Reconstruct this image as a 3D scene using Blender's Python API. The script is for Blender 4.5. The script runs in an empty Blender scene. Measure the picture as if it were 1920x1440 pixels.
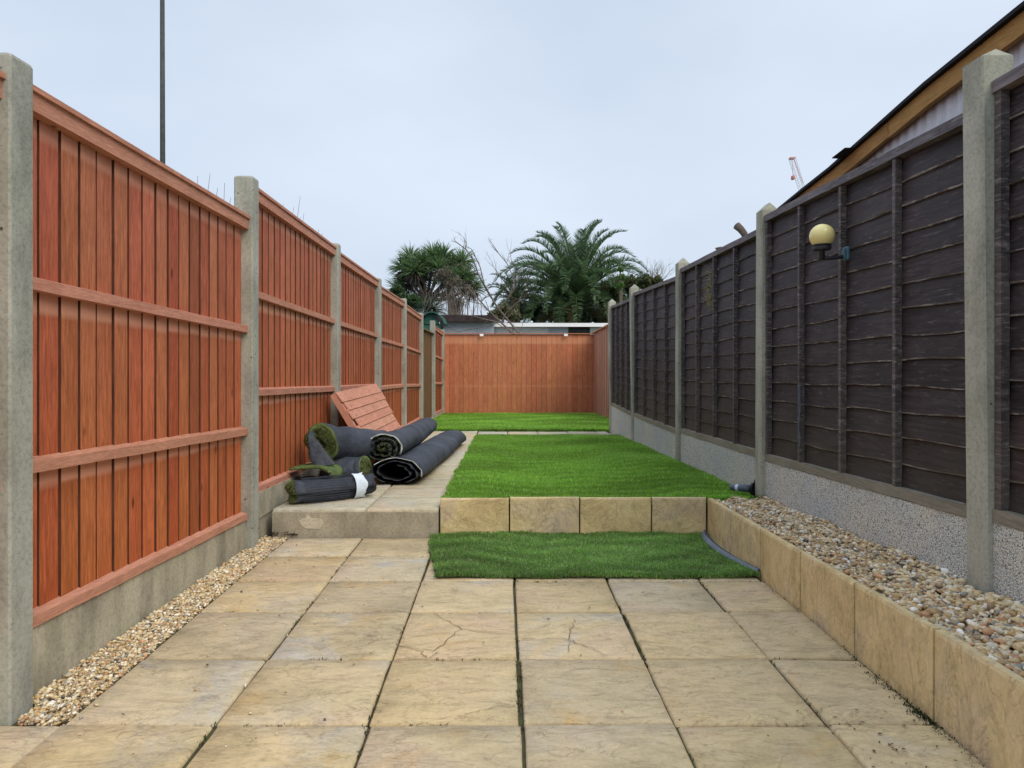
import bpy, math, random
import numpy as np
from mathutils import Vector, noise as mnoise
random.seed(7); rng = np.random.default_rng(7)
sc = bpy.context.scene
col = sc.collection

# ------------------------------------------------------------------ camera, world, sun, exposure
F = 1350.0; CX = 944.0; CY = 674.0; CAMH = 1.0
cam = bpy.data.cameras.new('camera'); camo = bpy.data.objects.new('camera', cam); col.objects.link(camo)
camo.location = (0, 0, CAMH); camo.rotation_euler = (math.radians(90), 0, 0)
cam.sensor_width = 36.0; cam.lens = 36.0*F/1920; cam.shift_x = 16/1920; cam.shift_y = -46/1920
cam.clip_start = 0.05; cam.clip_end = 3000
sc.camera = camo
SUN_EL = math.radians(44); SUN_AZ = math.radians(142)      # azimuth from +Y towards +X
w = bpy.data.worlds.new('World'); sc.world = w; w.use_nodes = True
nt = w.node_tree; nt.nodes.clear()
out = nt.nodes.new('ShaderNodeOutputWorld'); bg = nt.nodes.new('ShaderNodeBackground')
sky = nt.nodes.new('ShaderNodeTexSky'); sky.sky_type = 'NISHITA'; sky.sun_disc = False
sky.sun_elevation = SUN_EL; sky.sun_rotation = SUN_AZ; sky.dust_density = 3.0; sky.air_density = 1.0
tc = nt.nodes.new('ShaderNodeTexCoord'); mp = nt.nodes.new('ShaderNodeMapping')
mp.inputs['Scale'].default_value = (1.0, 1.0, 2.2)
nz = nt.nodes.new('ShaderNodeTexNoise'); nz.inputs['Scale'].default_value = 1.6; nz.inputs['Detail'].default_value = 4
nz.inputs['Roughness'].default_value = 0.45
cr = nt.nodes.new('ShaderNodeValToRGB')
cr.color_ramp.elements[0].position = 0.30; cr.color_ramp.elements[0].color = (0.52, 0.61, 0.75, 1)
cr.color_ramp.elements[1].position = 0.72; cr.color_ramp.elements[1].color = (0.70, 0.79, 0.91, 1)
mul = nt.nodes.new('ShaderNodeVectorMath'); mul.operation = 'SCALE'; mul.inputs['Scale'].default_value = 10.6
mx = nt.nodes.new('ShaderNodeMix'); mx.data_type = 'RGBA'; mx.inputs[0].default_value = 0.90
L = nt.links.new
L(tc.outputs['Generated'], mp.inputs['Vector']); L(mp.outputs[0], nz.inputs['Vector']); L(nz.outputs['Fac'], cr.inputs[0])
sx_ = nt.nodes.new('ShaderNodeSeparateXYZ'); L(tc.outputs['Generated'], sx_.inputs[0])
zr = nt.nodes.new('ShaderNodeMapRange'); zr.inputs[1].default_value = 0.42; zr.inputs[2].default_value = 1.0   # overcast sky: brighter towards the zenith
zr.inputs[3].default_value = 7.6; zr.inputs[4].default_value = 14.0; zr.interpolation_type = 'SMOOTHSTEP'
L(sx_.outputs['Z'], zr.inputs[0]); L(zr.outputs[0], mul.inputs['Scale'])
L(cr.outputs[0], mul.inputs[0]); L(sky.outputs[0], mx.inputs[6]); L(mul.outputs[0], mx.inputs[7])
L(mx.outputs[2], bg.inputs['Color']); bg.inputs['Strength'].default_value = 0.1
L(bg.outputs[0], out.inputs['Surface'])
sl = bpy.data.lights.new('sun', 'SUN'); so = bpy.data.objects.new('sun', sl); col.objects.link(so)
sl.energy = 1.5; sl.angle = math.radians(40); sl.color = (1.0, 0.90, 0.74)
sd = Vector((math.sin(SUN_AZ)*math.cos(SUN_EL), math.cos(SUN_AZ)*math.cos(SUN_EL), math.sin(SUN_EL)))
so.rotation_euler = (-sd).to_track_quat('-Z', 'Y').to_euler()
sc.view_settings.view_transform = 'Standard'; sc.view_settings.look = 'None'
sc.view_settings.exposure = 0.55; sc.view_settings.gamma = 1
sc.render.engine = 'CYCLES'

# ------------------------------------------------------------------ helpers
def at(px, py, y):
    "point of the place at distance y seen at photograph pixel px,py (for measuring only)"
    return np.array([(px-CX)*y/F, y, CAMH-(py-CY)*y/F])

class MB:
    def __init__(s): s.v = []; s.f = []; s.m = []; s.n = 0; s.c = []
    def add(s, vs, fs, m=0, c=None):
        vs = [tuple(map(float, q)) for q in vs]
        s.v += vs; s.f += [tuple(i+s.n for i in q) for q in fs]; s.m += [m]*len(fs); s.n += len(vs)
        s.c += [c if c is not None else 0.0]*len(vs)
    def hexa(s, p, m=0):   # p: 4 bottom (ccw) + 4 top
        s.add(p, [(0,3,2,1),(4,5,6,7),(0,1,5,4),(1,2,6,5),(2,3,7,6),(3,0,4,7)], m)
    def box(s, x0, x1, y0, y1, z0, z1, m=0):
        s.hexa([(x0,y0,z0),(x1,y0,z0),(x1,y1,z0),(x0,y1,z0),(x0,y0,z1),(x1,y0,z1),(x1,y1,z1),(x0,y1,z1)], m)
    def bbox(s, x0, x1, y0, y1, z0, z1, b=0.004, m=0):   # box with chamfered edges
        X=(x0,x1); Y=(y0,y1); Z=(z0,z1); vs=[]; 
        sg=(1,-1); idx={}
        for i in (0,1):
            for j in (0,1):
                for k in (0,1):
                    cx,cy,cz=X[i],Y[j],Z[k]
                    idx[(i,j,k,0)]=len(vs); vs.append((cx,cy+b*sg[j],cz+b*sg[k]))
                    idx[(i,j,k,1)]=len(vs); vs.append((cx+b*sg[i],cy,cz+b*sg[k]))
                    idx[(i,j,k,2)]=len(vs); vs.append((cx+b*sg[i],cy+b*sg[j],cz))
        fs=[]
        for i in (0,1):
            q=[idx[(i,0,0,0)],idx[(i,1,0,0)],idx[(i,1,1,0)],idx[(i,0,1,0)]]; fs.append(q if i else q[::-1])
        for j in (0,1):
            q=[idx[(0,j,0,1)],idx[(0,j,1,1)],idx[(1,j,1,1)],idx[(1,j,0,1)]]; fs.append(q if j else q[::-1])
        for k in (0,1):
            q=[idx[(0,0,k,2)],idx[(1,0,k,2)],idx[(1,1,k,2)],idx[(0,1,k,2)]]; fs.append(q if k else q[::-1])
        for i in (0,1):
            for j in (0,1):
                q=[idx[(i,j,0,0)],idx[(i,j,1,0)],idx[(i,j,1,1)],idx[(i,j,0,1)]]; fs.append(q if i!=j else q[::-1])
        for i in (0,1):
            for k in (0,1):
                q=[idx[(i,0,k,0)],idx[(i,1,k,0)],idx[(i,1,k,2)],idx[(i,0,k,2)]]; fs.append(q if i==k else q[::-1])
        for j in (0,1):
            for k in (0,1):
                q=[idx[(0,j,k,1)],idx[(1,j,k,1)],idx[(1,j,k,2)],idx[(0,j,k,2)]]; fs.append(q if j!=k else q[::-1])
        for i in (0,1):
            for j in (0,1):
                for k in (0,1):
                    q=[idx[(i,j,k,0)],idx[(i,j,k,1)],idx[(i,j,k,2)]]; fs.append(q if (i+j+k)%2==1 else q[::-1])
        s.add(vs,fs,m)
    def tube(s, pts, rad, n=8, m=0, cap=True):
        pts=[np.array(p,float) for p in pts]; k=len(pts)
        if not hasattr(rad,'__len__'): rad=[rad]*k
        vs=[]; fs=[]; up=None
        for i,p in enumerate(pts):
            t=pts[min(i+1,k-1)]-pts[max(i-1,0)]; t=t/(np.linalg.norm(t)+1e-9)
            if up is None: up=np.array([0,0,1.]) if abs(t[2])<.9 else np.array([1.,0,0])
            a=np.cross(t,up); a/=np.linalg.norm(a)+1e-9; b=np.cross(a,t); up=b
            for j in range(n):
                th=2*math.pi*j/n; vs.append(p+rad[i]*(math.cos(th)*a+math.sin(th)*b))
        for i in range(k-1):
            for j in range(n):
                q=(j+1)%n; fs.append((i*n+j,i*n+q,(i+1)*n+q,(i+1)*n+j))
        if cap: fs.append(tuple(range(n))[::-1]); fs.append(tuple((k-1)*n+j for j in range(n)))
        s.add(vs,fs,m)
    def lathe(s, c, prof, n=24, m=0):
        vs=[];fs=[]
        for r,z in prof:
            for j in range(n):
                th=2*math.pi*j/n; vs.append((c[0]+r*math.cos(th),c[1]+r*math.sin(th),c[2]+z))
        for i in range(len(prof)-1):
            for j in range(n):
                q=(j+1)%n; fs.append((i*n+j,i*n+q,(i+1)*n+q,(i+1)*n+j))
        s.add(vs,fs,m)

WORLD = {}
def thing(name, label, cat, loc=(0,0,0), group=None):
    o = bpy.data.objects.new(name, None); col.objects.link(o); o.location = loc; o.empty_display_size = .1
    o['label'] = label; o['category'] = cat
    if group: o['group'] = group
    WORLD[o.name] = np.array(loc, float); return o
def obj(name, mb, mats, parent=None, smooth=False, label=None, kind=None, cat=None, group=None, attr=False, origin=None):
    V = np.array(mb.v, dtype=np.float64)
    if origin is None: origin = (V.min(0)+V.max(0))/2; 
    if parent is None and kind is None: origin = np.array([origin[0], origin[1], V[:,2].min()])
    if kind=='structure' and parent is None: origin=np.zeros(3)
    me = bpy.data.meshes.new(name); me.from_pydata((V-origin).tolist(), [], mb.f)
    if not isinstance(mats,(list,tuple)): mats=[mats]
    for q in mats: me.materials.append(q)
    if len(mats)>1: me.polygons.foreach_set('material_index', np.array(mb.m, dtype=np.int32))
    if smooth: me.polygons.foreach_set('use_smooth', np.ones(len(me.polygons), dtype=bool))
    if attr:
        a = me.attributes.new('band','FLOAT','POINT'); a.data.foreach_set('value', np.array(mb.c, dtype=np.float32))
    me.update()
    o = bpy.data.objects.new(name, me); col.objects.link(o)
    return place(o, origin, parent, label, kind, cat, group)
def place(o, origin, parent=None, label=None, kind=None, cat=None, group=None):
    origin=np.array(origin,float)
    if parent is not None:
        o.parent = parent; o.location = origin-WORLD[parent.name]
    else: o.location = origin
    WORLD[o.name] = origin
    if label: o['label']=label
    if kind: o['kind']=kind
    if cat: o['category']=cat
    if group: o['group']=group
    return o
def npobj(name, V, Fa, mats, parent=None, kind=None, smooth=False, colr=None, midx=None, **kw):
    "numpy mesh; Fa is (n,3) or (n,4); colr per vertex rgb"
    V=np.asarray(V,np.float32); Fa=np.asarray(Fa,np.int32); k=Fa.shape[1]
    origin=np.array([(V[:,0].min()+V[:,0].max())/2,(V[:,1].min()+V[:,1].max())/2,V[:,2].min()])
    V=V-origin.astype(np.float32)
    me=bpy.data.meshes.new(name); me.vertices.add(len(V)); me.vertices.foreach_set('co',V.ravel())
    me.loops.add(Fa.size); me.loops.foreach_set('vertex_index',Fa.ravel())
    me.polygons.add(len(Fa)); me.polygons.foreach_set('loop_start',np.arange(0,Fa.size,k,dtype=np.int32))
    if not isinstance(mats,(list,tuple)): mats=[mats]
    for q in mats: me.materials.append(q)
    if midx is not None: me.polygons.foreach_set('material_index',midx)
    if smooth: me.polygons.foreach_set('use_smooth',np.ones(len(Fa),dtype=bool))
    me.update(calc_edges=True); me.validate()
    if colr is not None:
        a=me.color_attributes.new('tint','FLOAT_COLOR','POINT')
        c=np.ones((len(V),4),np.float32); c[:,:3]=colr; a.data.foreach_set('color',c.ravel())
    o=bpy.data.objects.new(name,me); col.objects.link(o)
    return place(o,origin,parent,kind=kind,**kw)

# ------------------------------------------------------------------ materials
def newmat(name, rough=0.85, spec=0.3):
    m=bpy.data.materials.new(name); m.use_nodes=True; t=m.node_tree; b=t.nodes['Principled BSDF']
    b.inputs['Roughness'].default_value=rough; b.inputs['Specular IOR Level'].default_value=spec
    return m,t,b
def nd(t, ty, **k):
    n=t.nodes.new(ty)
    for a,v in k.items():
        if a in n.inputs: n.inputs[a].default_value=v
        else: setattr(n,a,v)
    return n
def coords(t, scale=(1,1,1), rand=True, rot=None):
    "object coordinates, shifted by a random amount for every object"
    tc=nd(t,'ShaderNodeTexCoord'); mp=nd(t,'ShaderNodeMapping'); mp.inputs['Scale'].default_value=scale
    if rot: mp.inputs['Rotation'].default_value=rot
    if rand:
        oi=nd(t,'ShaderNodeObjectInfo'); mu=nd(t,'ShaderNodeVectorMath',operation='SCALE'); mu.inputs[0].default_value=(37,71,53)
        t.links.new(oi.outputs['Random'],mu.inputs['Scale']); ad=nd(t,'ShaderNodeVectorMath',operation='ADD')
        t.links.new(tc.outputs['Object'],ad.inputs[0]); t.links.new(mu.outputs[0],ad.inputs[1]); t.links.new(ad.outputs[0],mp.inputs['Vector'])
    else: t.links.new(tc.outputs['Object'],mp.inputs['Vector'])
    return mp.outputs[0]
def noise(t, vec, scale, detail=4, rough=.55, dist=0):
    n=nd(t,'ShaderNodeTexNoise'); n.inputs['Scale'].default_value=scale; n.inputs['Detail'].default_value=detail
    n.inputs['Roughness'].default_value=rough; n.inputs['Distortion'].default_value=dist
    t.links.new(vec,n.inputs['Vector']); return n.outputs['Fac']
def voro(t, vec, scale, feature='F1'):
    n=nd(t,'ShaderNodeTexVoronoi'); n.feature=feature; n.inputs['Scale'].default_value=scale; t.links.new(vec,n.inputs['Vector']); return n
def ramp(t, fac, stops):
    r=nd(t,'ShaderNodeValToRGB'); e=r.color_ramp.elements
    while len(e)<len(stops): e.new(.5)
    for i,(p,c) in enumerate(stops):
        e[i].position=p; e[i].color=(c,c,c,1) if not hasattr(c,'__len__') else (*c,1)
    t.links.new(fac,r.inputs[0]); return r.outputs[0]
def mix(t, a, b, fac, mode='MIX'):
    m=nd(t,'ShaderNodeMix',data_type='RGBA',blend_type=mode)
    for s,i in ((fac,0),(a,6),(b,7)):
        if isinstance(s,(int,float)): m.inputs[i].default_value=s
        elif isinstance(s,tuple): m.inputs[i].default_value=(*s,1)
        else: t.links.new(s,m.inputs[i])
    return m.outputs[2]
def bump(t, b, h, strength=.4, dist=.01):
    n=nd(t,'ShaderNodeBump'); n.inputs['Strength'].default_value=strength; n.inputs['Distance'].default_value=dist
    t.links.new(h,n.inputs['Height']); t.links.new(n.outputs[0],b.inputs['Normal'])
def math_(t, op, a, b=0.0):
    n=nd(t,'ShaderNodeMath',operation=op)
    for i,s in enumerate((a,b)):
        if isinstance(s,(int,float)): n.inputs[i].default_value=s
        else: t.links.new(s,n.inputs[i])
    return n.outputs[0]
def objrand(t):
    return nd(t,'ShaderNodeObjectInfo').outputs['Random']
def simple(name, c, rough=.8, var=.25, scale=8, bstr=.2, bscale=60, spec=.3, metal=0):
    m,t,b=newmat(name,rough,spec); v=coords(t)
    f=noise(t,v,scale,5); d=tuple(x*(1-var) for x in c); l=tuple(min(1,x*(1+var)) for x in c)
    t.links.new(ramp(t,f,[(.3,d),(.7,l)]),b.inputs['Base Color']); b.inputs['Metallic'].default_value=metal
    if bstr: bump(t,b,noise(t,v,bscale,3),bstr,.004)
    return m

def wood(name, c1, c2, band=None, grain=(14,14,1.1), knots=True, var=.16, rough=.75, low=None):
    m,t,b=newmat(name,rough,.12); v=coords(t,grain); v2=coords(t,(1,1,1))
    g=noise(t,v,6,6,.6,.8); g2=noise(t,v,22,3,.6)
    c=ramp(t,g,[(.25,c1),(.55,tuple((a+d)/2 for a,d in zip(c1,c2))),(.8,c2)])
    c=mix(t,c,ramp(t,g2,[(.35,.62),(.6,1.1)]),.55,'MULTIPLY')
    blot=noise(t,v2,5,4,.6); c=mix(t,c,ramp(t,blot,[(.3,.78),(.7,1.12)]),.6,'MULTIPLY')
    oi=objrand(t); c=mix(t,c,ramp(t,oi,[(0,(1-var,1-var,1-var)),(.3,(1+var,1+var*.8,1+var)),(.5,(1-var*.5,1-var*1.3,1-var*1.2)),(.75,(1+var*.6,1+var*1.2,1+var*1.1)),(1,(1-var*.4,1-var*.2,1-var*.9))]),1.0,'MULTIPLY')
    if low is not None:      # colour turns warmer towards the foot of the fence
        gp=nd(t,'ShaderNodeNewGeometry'); sx=nd(t,'ShaderNodeSeparateXYZ'); t.links.new(gp.outputs['Position'],sx.inputs[0])
        f=ramp(t,math_(t,'ADD',math_(t,'MULTIPLY',sx.outputs['Z'],.55),math_(t,'MULTIPLY',blot,.12)),[(.22,1.0),(1.0,0.0)])
        c=mix(t,c,low,f,'MULTIPLY')
    if band is not None:
        at_=nd(t,'ShaderNodeAttribute',attribute_name='band')
        f=math_(t,'MULTIPLY',at_.outputs['Fac'],.75); c=mix(t,c,band,f)
    if knots:
        vk=voro(t,coords(t,(1,1,.45)),7.0); kn=ramp(t,vk.outputs['Distance'],[(.055,0.0),(.085,1.0)])
        kc=ramp(t,vk.outputs['Distance'],[(0,.25),(.06,.5),(.09,1.0)])
        pick=ramp(t,nd_sep(t,vk.outputs['Color']),[(.42,0.0),(.43,1.0)])
        c=mix(t,c,mix(t,c,kc,1.0,'MULTIPLY'),pick)
    t.links.new(c,b.inputs['Base Color'])
    bump(t,b,math_(t,'ADD',g,math_(t,'MULTIPLY',g2,.5)),.35,.004)
    return m
def nd_sep(t,c):
    s=nd(t,'ShaderNodeSeparateColor'); t.links.new(c,s.inputs[0]); return s.outputs[0]

M={}
M['board']=wood('stained board',(.28,.083,.047),(.64,.215,.122),band=(.66,.32,.21),low=(1.06,.92,.56),var=.22)
M['board_edge']=simple('shade painted board edge',(.10,.036,.022),.95,.35,9,.3)  # dark brown edge faces paint the shadow lines between boards
M['rail']=wood('stained rail',(.44,.19,.125),(.64,.315,.225),grain=(14,1.1,14),knots=True,var=.08)
M['back_board']=wood('larch board',(.38,.135,.07),(.66,.25,.13),var=.14,band=(.62,.30,.17))
M['side_board']=wood('pink cedar board',(.60,.29,.20),(.82,.44,.32),var=.10)
M['plain_board']=wood('untreated board',(.19,.115,.055),(.32,.20,.10),var=.12)
M['off_board']=wood('offcut board',(.46,.21,.135),(.72,.36,.25),grain=(14,1.1,14),var=.10)

def concrete(name, c, dark=.55, green=.25, holes=True, rough=.92, bs=.5, stain=1.0):
    m,t,b=newmat(name,rough,.2); v=coords(t)
    n1=noise(t,v,2.6,6,.6); n2=noise(t,v,75,4,.75); n3=noise(t,coords(t,(1,1,.35)),7,5,.6)
    col_=ramp(t,n1,[(.3,tuple(x*.78 for x in c)),(.7,tuple(x*1.1 for x in c))])
    col_=mix(t,col_,ramp(t,n2,[(.34,.58),(.5,.98),(.66,1.14)]),.6,'MULTIPLY')
    col_=mix(t,col_,ramp(t,n3,[(.33,dark),(.55,1.0)]),.75*stain,'MULTIPLY')
    if green: col_=mix(t,col_,(.20,.23,.11),math_(t,'MULTIPLY',ramp(t,noise(t,v,3.4,4),[(.5,0.0),(.75,1.0)]),green))
    h=n2
    if holes:
        vo=voro(t,v,26); hf=ramp(t,vo.outputs['Distance'],[(.10,0.0),(.15,1.0)])
        pick=ramp(t,nd_sep(t,vo.outputs['Color']),[(.66,0.0),(.67,1.0)])
        hole=mix(t,(1.0,1.0,1.0),hf,pick); col_=mix(t,col_,mix(t,(.22,.22,.22),(1.,1.,1.),hole),1.0,'MULTIPLY')
    t.links.new(col_,b.inputs['Base Color']); bump(t,b,h,bs,.004)
    return m
M['conc_post']=concrete('concrete post',(.40,.405,.35),green=.15)
M['conc_post_r']=concrete('mossy concrete post',(.44,.44,.365),green=.25)
M['conc_board']=concrete('concrete gravel board',(.47,.43,.33),dark=.45,holes=False)
M['riser']=concrete('concrete riser',(.42,.375,.29),dark=.6,holes=False,green=.15)
M['patch']=concrete('pale mortar patch',(.56,.51,.40),dark=.75,holes=False,green=0)

def pebbledash():
    m,t,b=newmat('pebbledash',.9,.25); v=coords(t)
    vo=voro(t,v,190); n=noise(t,v,60,3); big=noise(t,v,3,4)
    c=ramp(t,nd_sep(t,vo.outputs['Color']),[(0,(.15,.16,.16)),(.14,(.58,.60,.59)),(.5,(.77,.80,.78)),(.85,(.86,.87,.82)),(1,(.60,.50,.40))])
    c=mix(t,c,ramp(t,vo.outputs['Distance'],[(.3,1.1),(.8,.5)]),.6,'MULTIPLY')
    c=mix(t,c,ramp(t,big,[(.35,(.84,.87,.89)),(.7,(1.06,1.0,.88))]),.8,'MULTIPLY')
    t.links.new(c,b.inputs['Base Color'])
    bump(t,b,math_(t,'ADD',math_(t,'MULTIPLY',vo.outputs['Distance'],-1.0),math_(t,'MULTIPLY',n,.4)),1.0,.006)
    return m
M['pebbledash']=pebbledash()

def sandstone(name, warm=1.0, vert=False, base=((.42,.355,.225),(.58,.49,.315))):
    m,t,b=newmat(name,.82,.3); v=coords(t)
    oi=objrand(t)
    big=noise(t,v,2.2,4,.55,.6); mid=noise(t,coords(t,(1,2.2,1)),9,6,.62,1.2); fine=noise(t,v,90,3,.6)
    c=ramp(t,big,[(.28,base[0]),(.5,base[1]),(.72,(.58,.465,.34))])
    if not vert:
        tint=ramp(t,oi,[(0,(.86,.82,.76)),(.25,(1.08,1.0,.86)),(.45,(.92,.90,.90)),(.7,(1.12,1.05,.92)),(1,(.97,1.0,1.08))])
        c=mix(t,c,tint,1.0,'MULTIPLY')
        grey=ramp(t,noise(t,v,3.1,5,.6,.8),[(.50,0.0),(.68,1.0)])
        gk=ramp(t,oi,[(.1,.15),(.55,.35),(.8,1.0)]); c=mix(t,c,(.47,.47,.45),math_(t,'MULTIPLY',math_(t,'MULTIPLY',grey,.7),gk))
        yel=ramp(t,noise(t,v,4.3,4,.6,.4),[(.60,0.0),(.74,1.0)]); c=mix(t,c,(.55,.34,.11),math_(t,'MULTIPLY',yel,.5))
    c=mix(t,c,ramp(t,mid,[(.32,.70),(.52,1.0),(.72,1.14)]),.6,'MULTIPLY')
    c=mix(t,c,ramp(t,fine,[(.3,.82),(.65,1.08)]),.6,'MULTIPLY')
    # thin dark seams of the riven face
    seam=ramp(t,math_(t,'ABSOLUTE',math_(t,'SUBTRACT',noise(t,coords(t,(1,2.6,1)),3.6,5,.6,1.5),.5)),[(.0,.55),(.012,.9),(.03,1.0)])
    c=mix(t,c,seam,.7,'MULTIPLY')
    dirt=ramp(t,noise(t,v,14,6,.7),[(.30,.72),(.45,1.0)]); c=mix(t,c,dirt,.5,'MULTIPLY')
    t.links.new(c,b.inputs['Base Color'])
    lay=math_(t,'SNAP',math_(t,'MULTIPLY',mid,1.0),.09)
    h=math_(t,'ADD',math_(t,'ADD',mid,math_(t,'MULTIPLY',lay,.6)),math_(t,'MULTIPLY',fine,.18))
    bump(t,b,h,.6,.012)
    return m
M['slab']=sandstone('riven sandstone')
M['path_slab']=sandstone('pale path slab',base=((.42,.38,.27),(.54,.50,.37)))
M['wall_slab']=sandstone('buff wall slab',vert=True,base=((.58,.43,.21),(.76,.60,.32)))

def soil(name,c1,c2,c3,scale=20):
    m,t,b=newmat(name,.95,.1); v=coords(t,rand=False)
    c=ramp(t,noise(t,v,scale,6,.7),[(.3,c1),(.5,c2),(.72,c3)]); t.links.new(c,b.inputs['Base Color']); bump(t,b,noise(t,v,scale*4,4),.6,.01); return m
M['joint']=soil('joint mortar and moss',(.02,.018,.012),(.075,.065,.04),(.07,.10,.03),9)
M['soil']=soil('soil',(.05,.04,.03),(.09,.07,.05),(.13,.11,.08))
M['ground']=soil('rough grass ground',(.03,.05,.02),(.05,.07,.03),(.09,.08,.05),3)
M['turf_base']=soil('turf base',(.05,.12,.02),(.08,.18,.03),(.10,.21,.035),12)

def attrmat(name, rough=.6, spec=.3, trans=0, nscale=0, var=0.0):
    m,t,b=newmat(name,rough,spec); a=nd(t,'ShaderNodeAttribute',attribute_name='tint'); c=a.outputs['Color']
    if nscale:
        n=noise(t,coords(t,rand=False),nscale,5,.6); c=mix(t,c,ramp(t,n,[(.3,1-var),(.7,1+var)]),1.0,'MULTIPLY')
    t.links.new(c,b.inputs['Base Color'])
    if trans:
        tr=nd(t,'ShaderNodeBsdfTranslucent'); t.links.new(c,tr.inputs['Color']); ms=nd(t,'ShaderNodeMixShader'); ms.inputs[0].default_value=trans
        o=t.nodes['Material Output']; t.links.new(b.outputs[0],ms.inputs[1]); t.links.new(tr.outputs[0],ms.inputs[2]); t.links.new(ms.outputs[0],o.inputs['Surface'])
    return m
M['stone']=attrmat('river gravel',.6,.35,0,160,.18)
M['grass']=attrmat('artificial grass fibre',.5,.2,.5)
M['leaf']=attrmat('foliage',.45,.45,.35)
def backing():
    m,t,b=newmat('black turf backing',.7,.3); v=coords(t)
    n=noise(t,v,3,4,.5); c=ramp(t,n,[(.3,(.024,.029,.040)),(.7,(.062,.072,.096))])
    c=mix(t,c,ramp(t,noise(t,v,25,4,.7),[(.55,1.0),(.75,1.9)]),.6,'MULTIPLY')
    t.links.new(c,b.inputs['Base Color'])
    bump(t,b,math_(t,'ADD',noise(t,v,40,3),math_(t,'MULTIPLY',noise(t,v,9,3,.5,1.0),2.5)),.55,.012); return m
M['backing']=backing()
M['black']=simple('black plastic',(.012,.012,.014),.5,.2)
M['roll_grass']=simple('roll grass side',(.09,.13,.04),.8,.5,18,.8,90)
M['edge_tape']=simple('pale cut edge',(.45,.48,.47),.7,.1)
M['label_white']=simple('white label',(.62,.70,.80),.5,.12,12,0)
M['pole']=simple('dark pole paint',(.05,.055,.05),.6,.3)
M['globe']=simple('cream globe',(.80,.70,.30),.25,.04,3,0,spec=.5)
M['lampblack']=simple('dark lamp plastic',(.03,.028,.035),.5,.2)
M['lampblue']=simple('blue wall plate',(.06,.14,.19),.5,.2)
M['white_paint']=simple('white render',(.88,.89,.90),.7,.05,4,.1)
M['bluewhite']=simple('pale blue render',(.50,.56,.62),.8,.1,4,.1)
M['dark_roof']=simple('dark roof',(.05,.035,.035),.9,.5,10,.6)
M['green_tarp']=simple('green tarpaulin',(.03,.11,.085),.6,.3,6,.3)
M['felt']=simple('black roofing felt',(.015,.015,.018),.9,.3,20,.5)
M['grey_roof']=simple('grey roof',(.17,.20,.23),.8,.2)
M['window_dark']=simple('dark opening',(.05,.06,.055),.3,.5,6,0)
M['fascia']=wood('yellow fascia timber',(.33,.18,.06),(.50,.29,.10),grain=(14,1.0,14),var=.08)
M['polycarb']=simple('ribbed grey sheet',(.62,.62,.66),.4,.08,30,.2,200)
M['bark']=simple('bark',(.13,.105,.085),.9,.4,14,.8,40)
M['twig']=simple('grey twig',(.16,.13,.11),.9,.3,14,.3)
M['palm_trunk']=simple('palm trunk',(.09,.07,.05),.95,.5,12,1.0,30)
M['crane_red']=simple('hazed red crane paint',(.62,.22,.20),.5,.1)  # red paled: distance haze is mixed into the colour
M['crane_white']=simple('white crane paint',(.6,.6,.62),.5,.1)
M['cord']=simple('pale blue cord',(.10,.15,.24),.6,.1)
M['dirt']=simple('dark crack dirt',(.17,.13,.08),.95,.3)

def darkwood(name,c1,c2,pale,green,thr):
    m,t,b=newmat(name,.62,.35); v=coords(t,(6,1,14),rand=True); v2=coords(t)
    g=noise(t,v,5,6,.65,.6); big=noise(t,v2,2.5,5,.6)
    c=ramp(t,g,[(.3,c1),(.7,c2)])
    c=mix(t,c,ramp(t,big,[(.3,.55),(.7,1.45)]),.9,'MULTIPLY'); c=mix(t,c,ramp(t,objrand(t),[(0,(.7,.72,.75)),(.5,(1.0,.96,.98)),(1,(1.35,1.22,1.12))]),.8,'MULTIPLY')
    scr=ramp(t,noise(t,coords(t,(2,1,9)),12,6,.75,.5),[(thr,0.0),(thr+.12,1.0)]); c=mix(t,c,pale,math_(t,'MULTIPLY',scr,.45))
    gp=nd(t,'ShaderNodeNewGeometry'); sx=nd(t,'ShaderNodeSeparateXYZ'); t.links.new(gp.outputs['Position'],sx.inputs[0])
    f=ramp(t,math_(t,'ADD',math_(t,'MULTIPLY',sx.outputs['Z'],1.0),math_(t,'MULTIPLY',noise(t,v2,6,4),.35)),[(.62,1.0),(1.15,0.0)])
    c=mix(t,c,green,math_(t,'MULTIPLY',f,.35))
    t.links.new(c,b.inputs['Base Color']); bump(t,b,g,.4,.004); return m
M['dark_board']=darkwood('dark stained board',(.011,.0085,.010),(.050,.037,.039),(.24,.21,.20),(.085,.075,.045),.57)
M['dark_batten']=darkwood('dark batten',(.035,.03,.032),(.11,.095,.097),(.42,.39,.38),(.14,.125,.085),.52)
M['worn_edge']=darkwood('worn board edge',(.03,.027,.026),(.14,.13,.128),(.66,.63,.61),(.24,.22,.17),.49)
M['grey_rail']=darkwood('weathered grey rail',(.13,.115,.10),(.27,.25,.21),(.40,.37,.32),(.30,.28,.19),.5)
M['top_rail']=darkwood('weathered top rail',(.06,.052,.06),(.17,.15,.155),(.30,.28,.28),(.2,.18,.12),.5)

# ------------------------------------------------------------------ levels of the place
def lawn_z(y): return .205-.033*(y-4.15)
def path_z(y): return .150-.029*(y-4.07)
def far_z(y): return -.012-.0333*(y-10.3)
def XL(y): return float(np.interp(y,[0,2.0,3.9,12,16],[-1.385,-1.36,-1.322,-1.315,-1.31]))
XR=1.474
def XW(y): return float(np.interp(y,[0,2.0,2.45,3.31,4.09],[1.205,1.196,1.192,1.178,1.156]))
def ZW(y): return float(np.interp(y,[0,2.0,2.45,3.31,4.09],[.262,.250,.240,.222,.215]))

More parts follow.
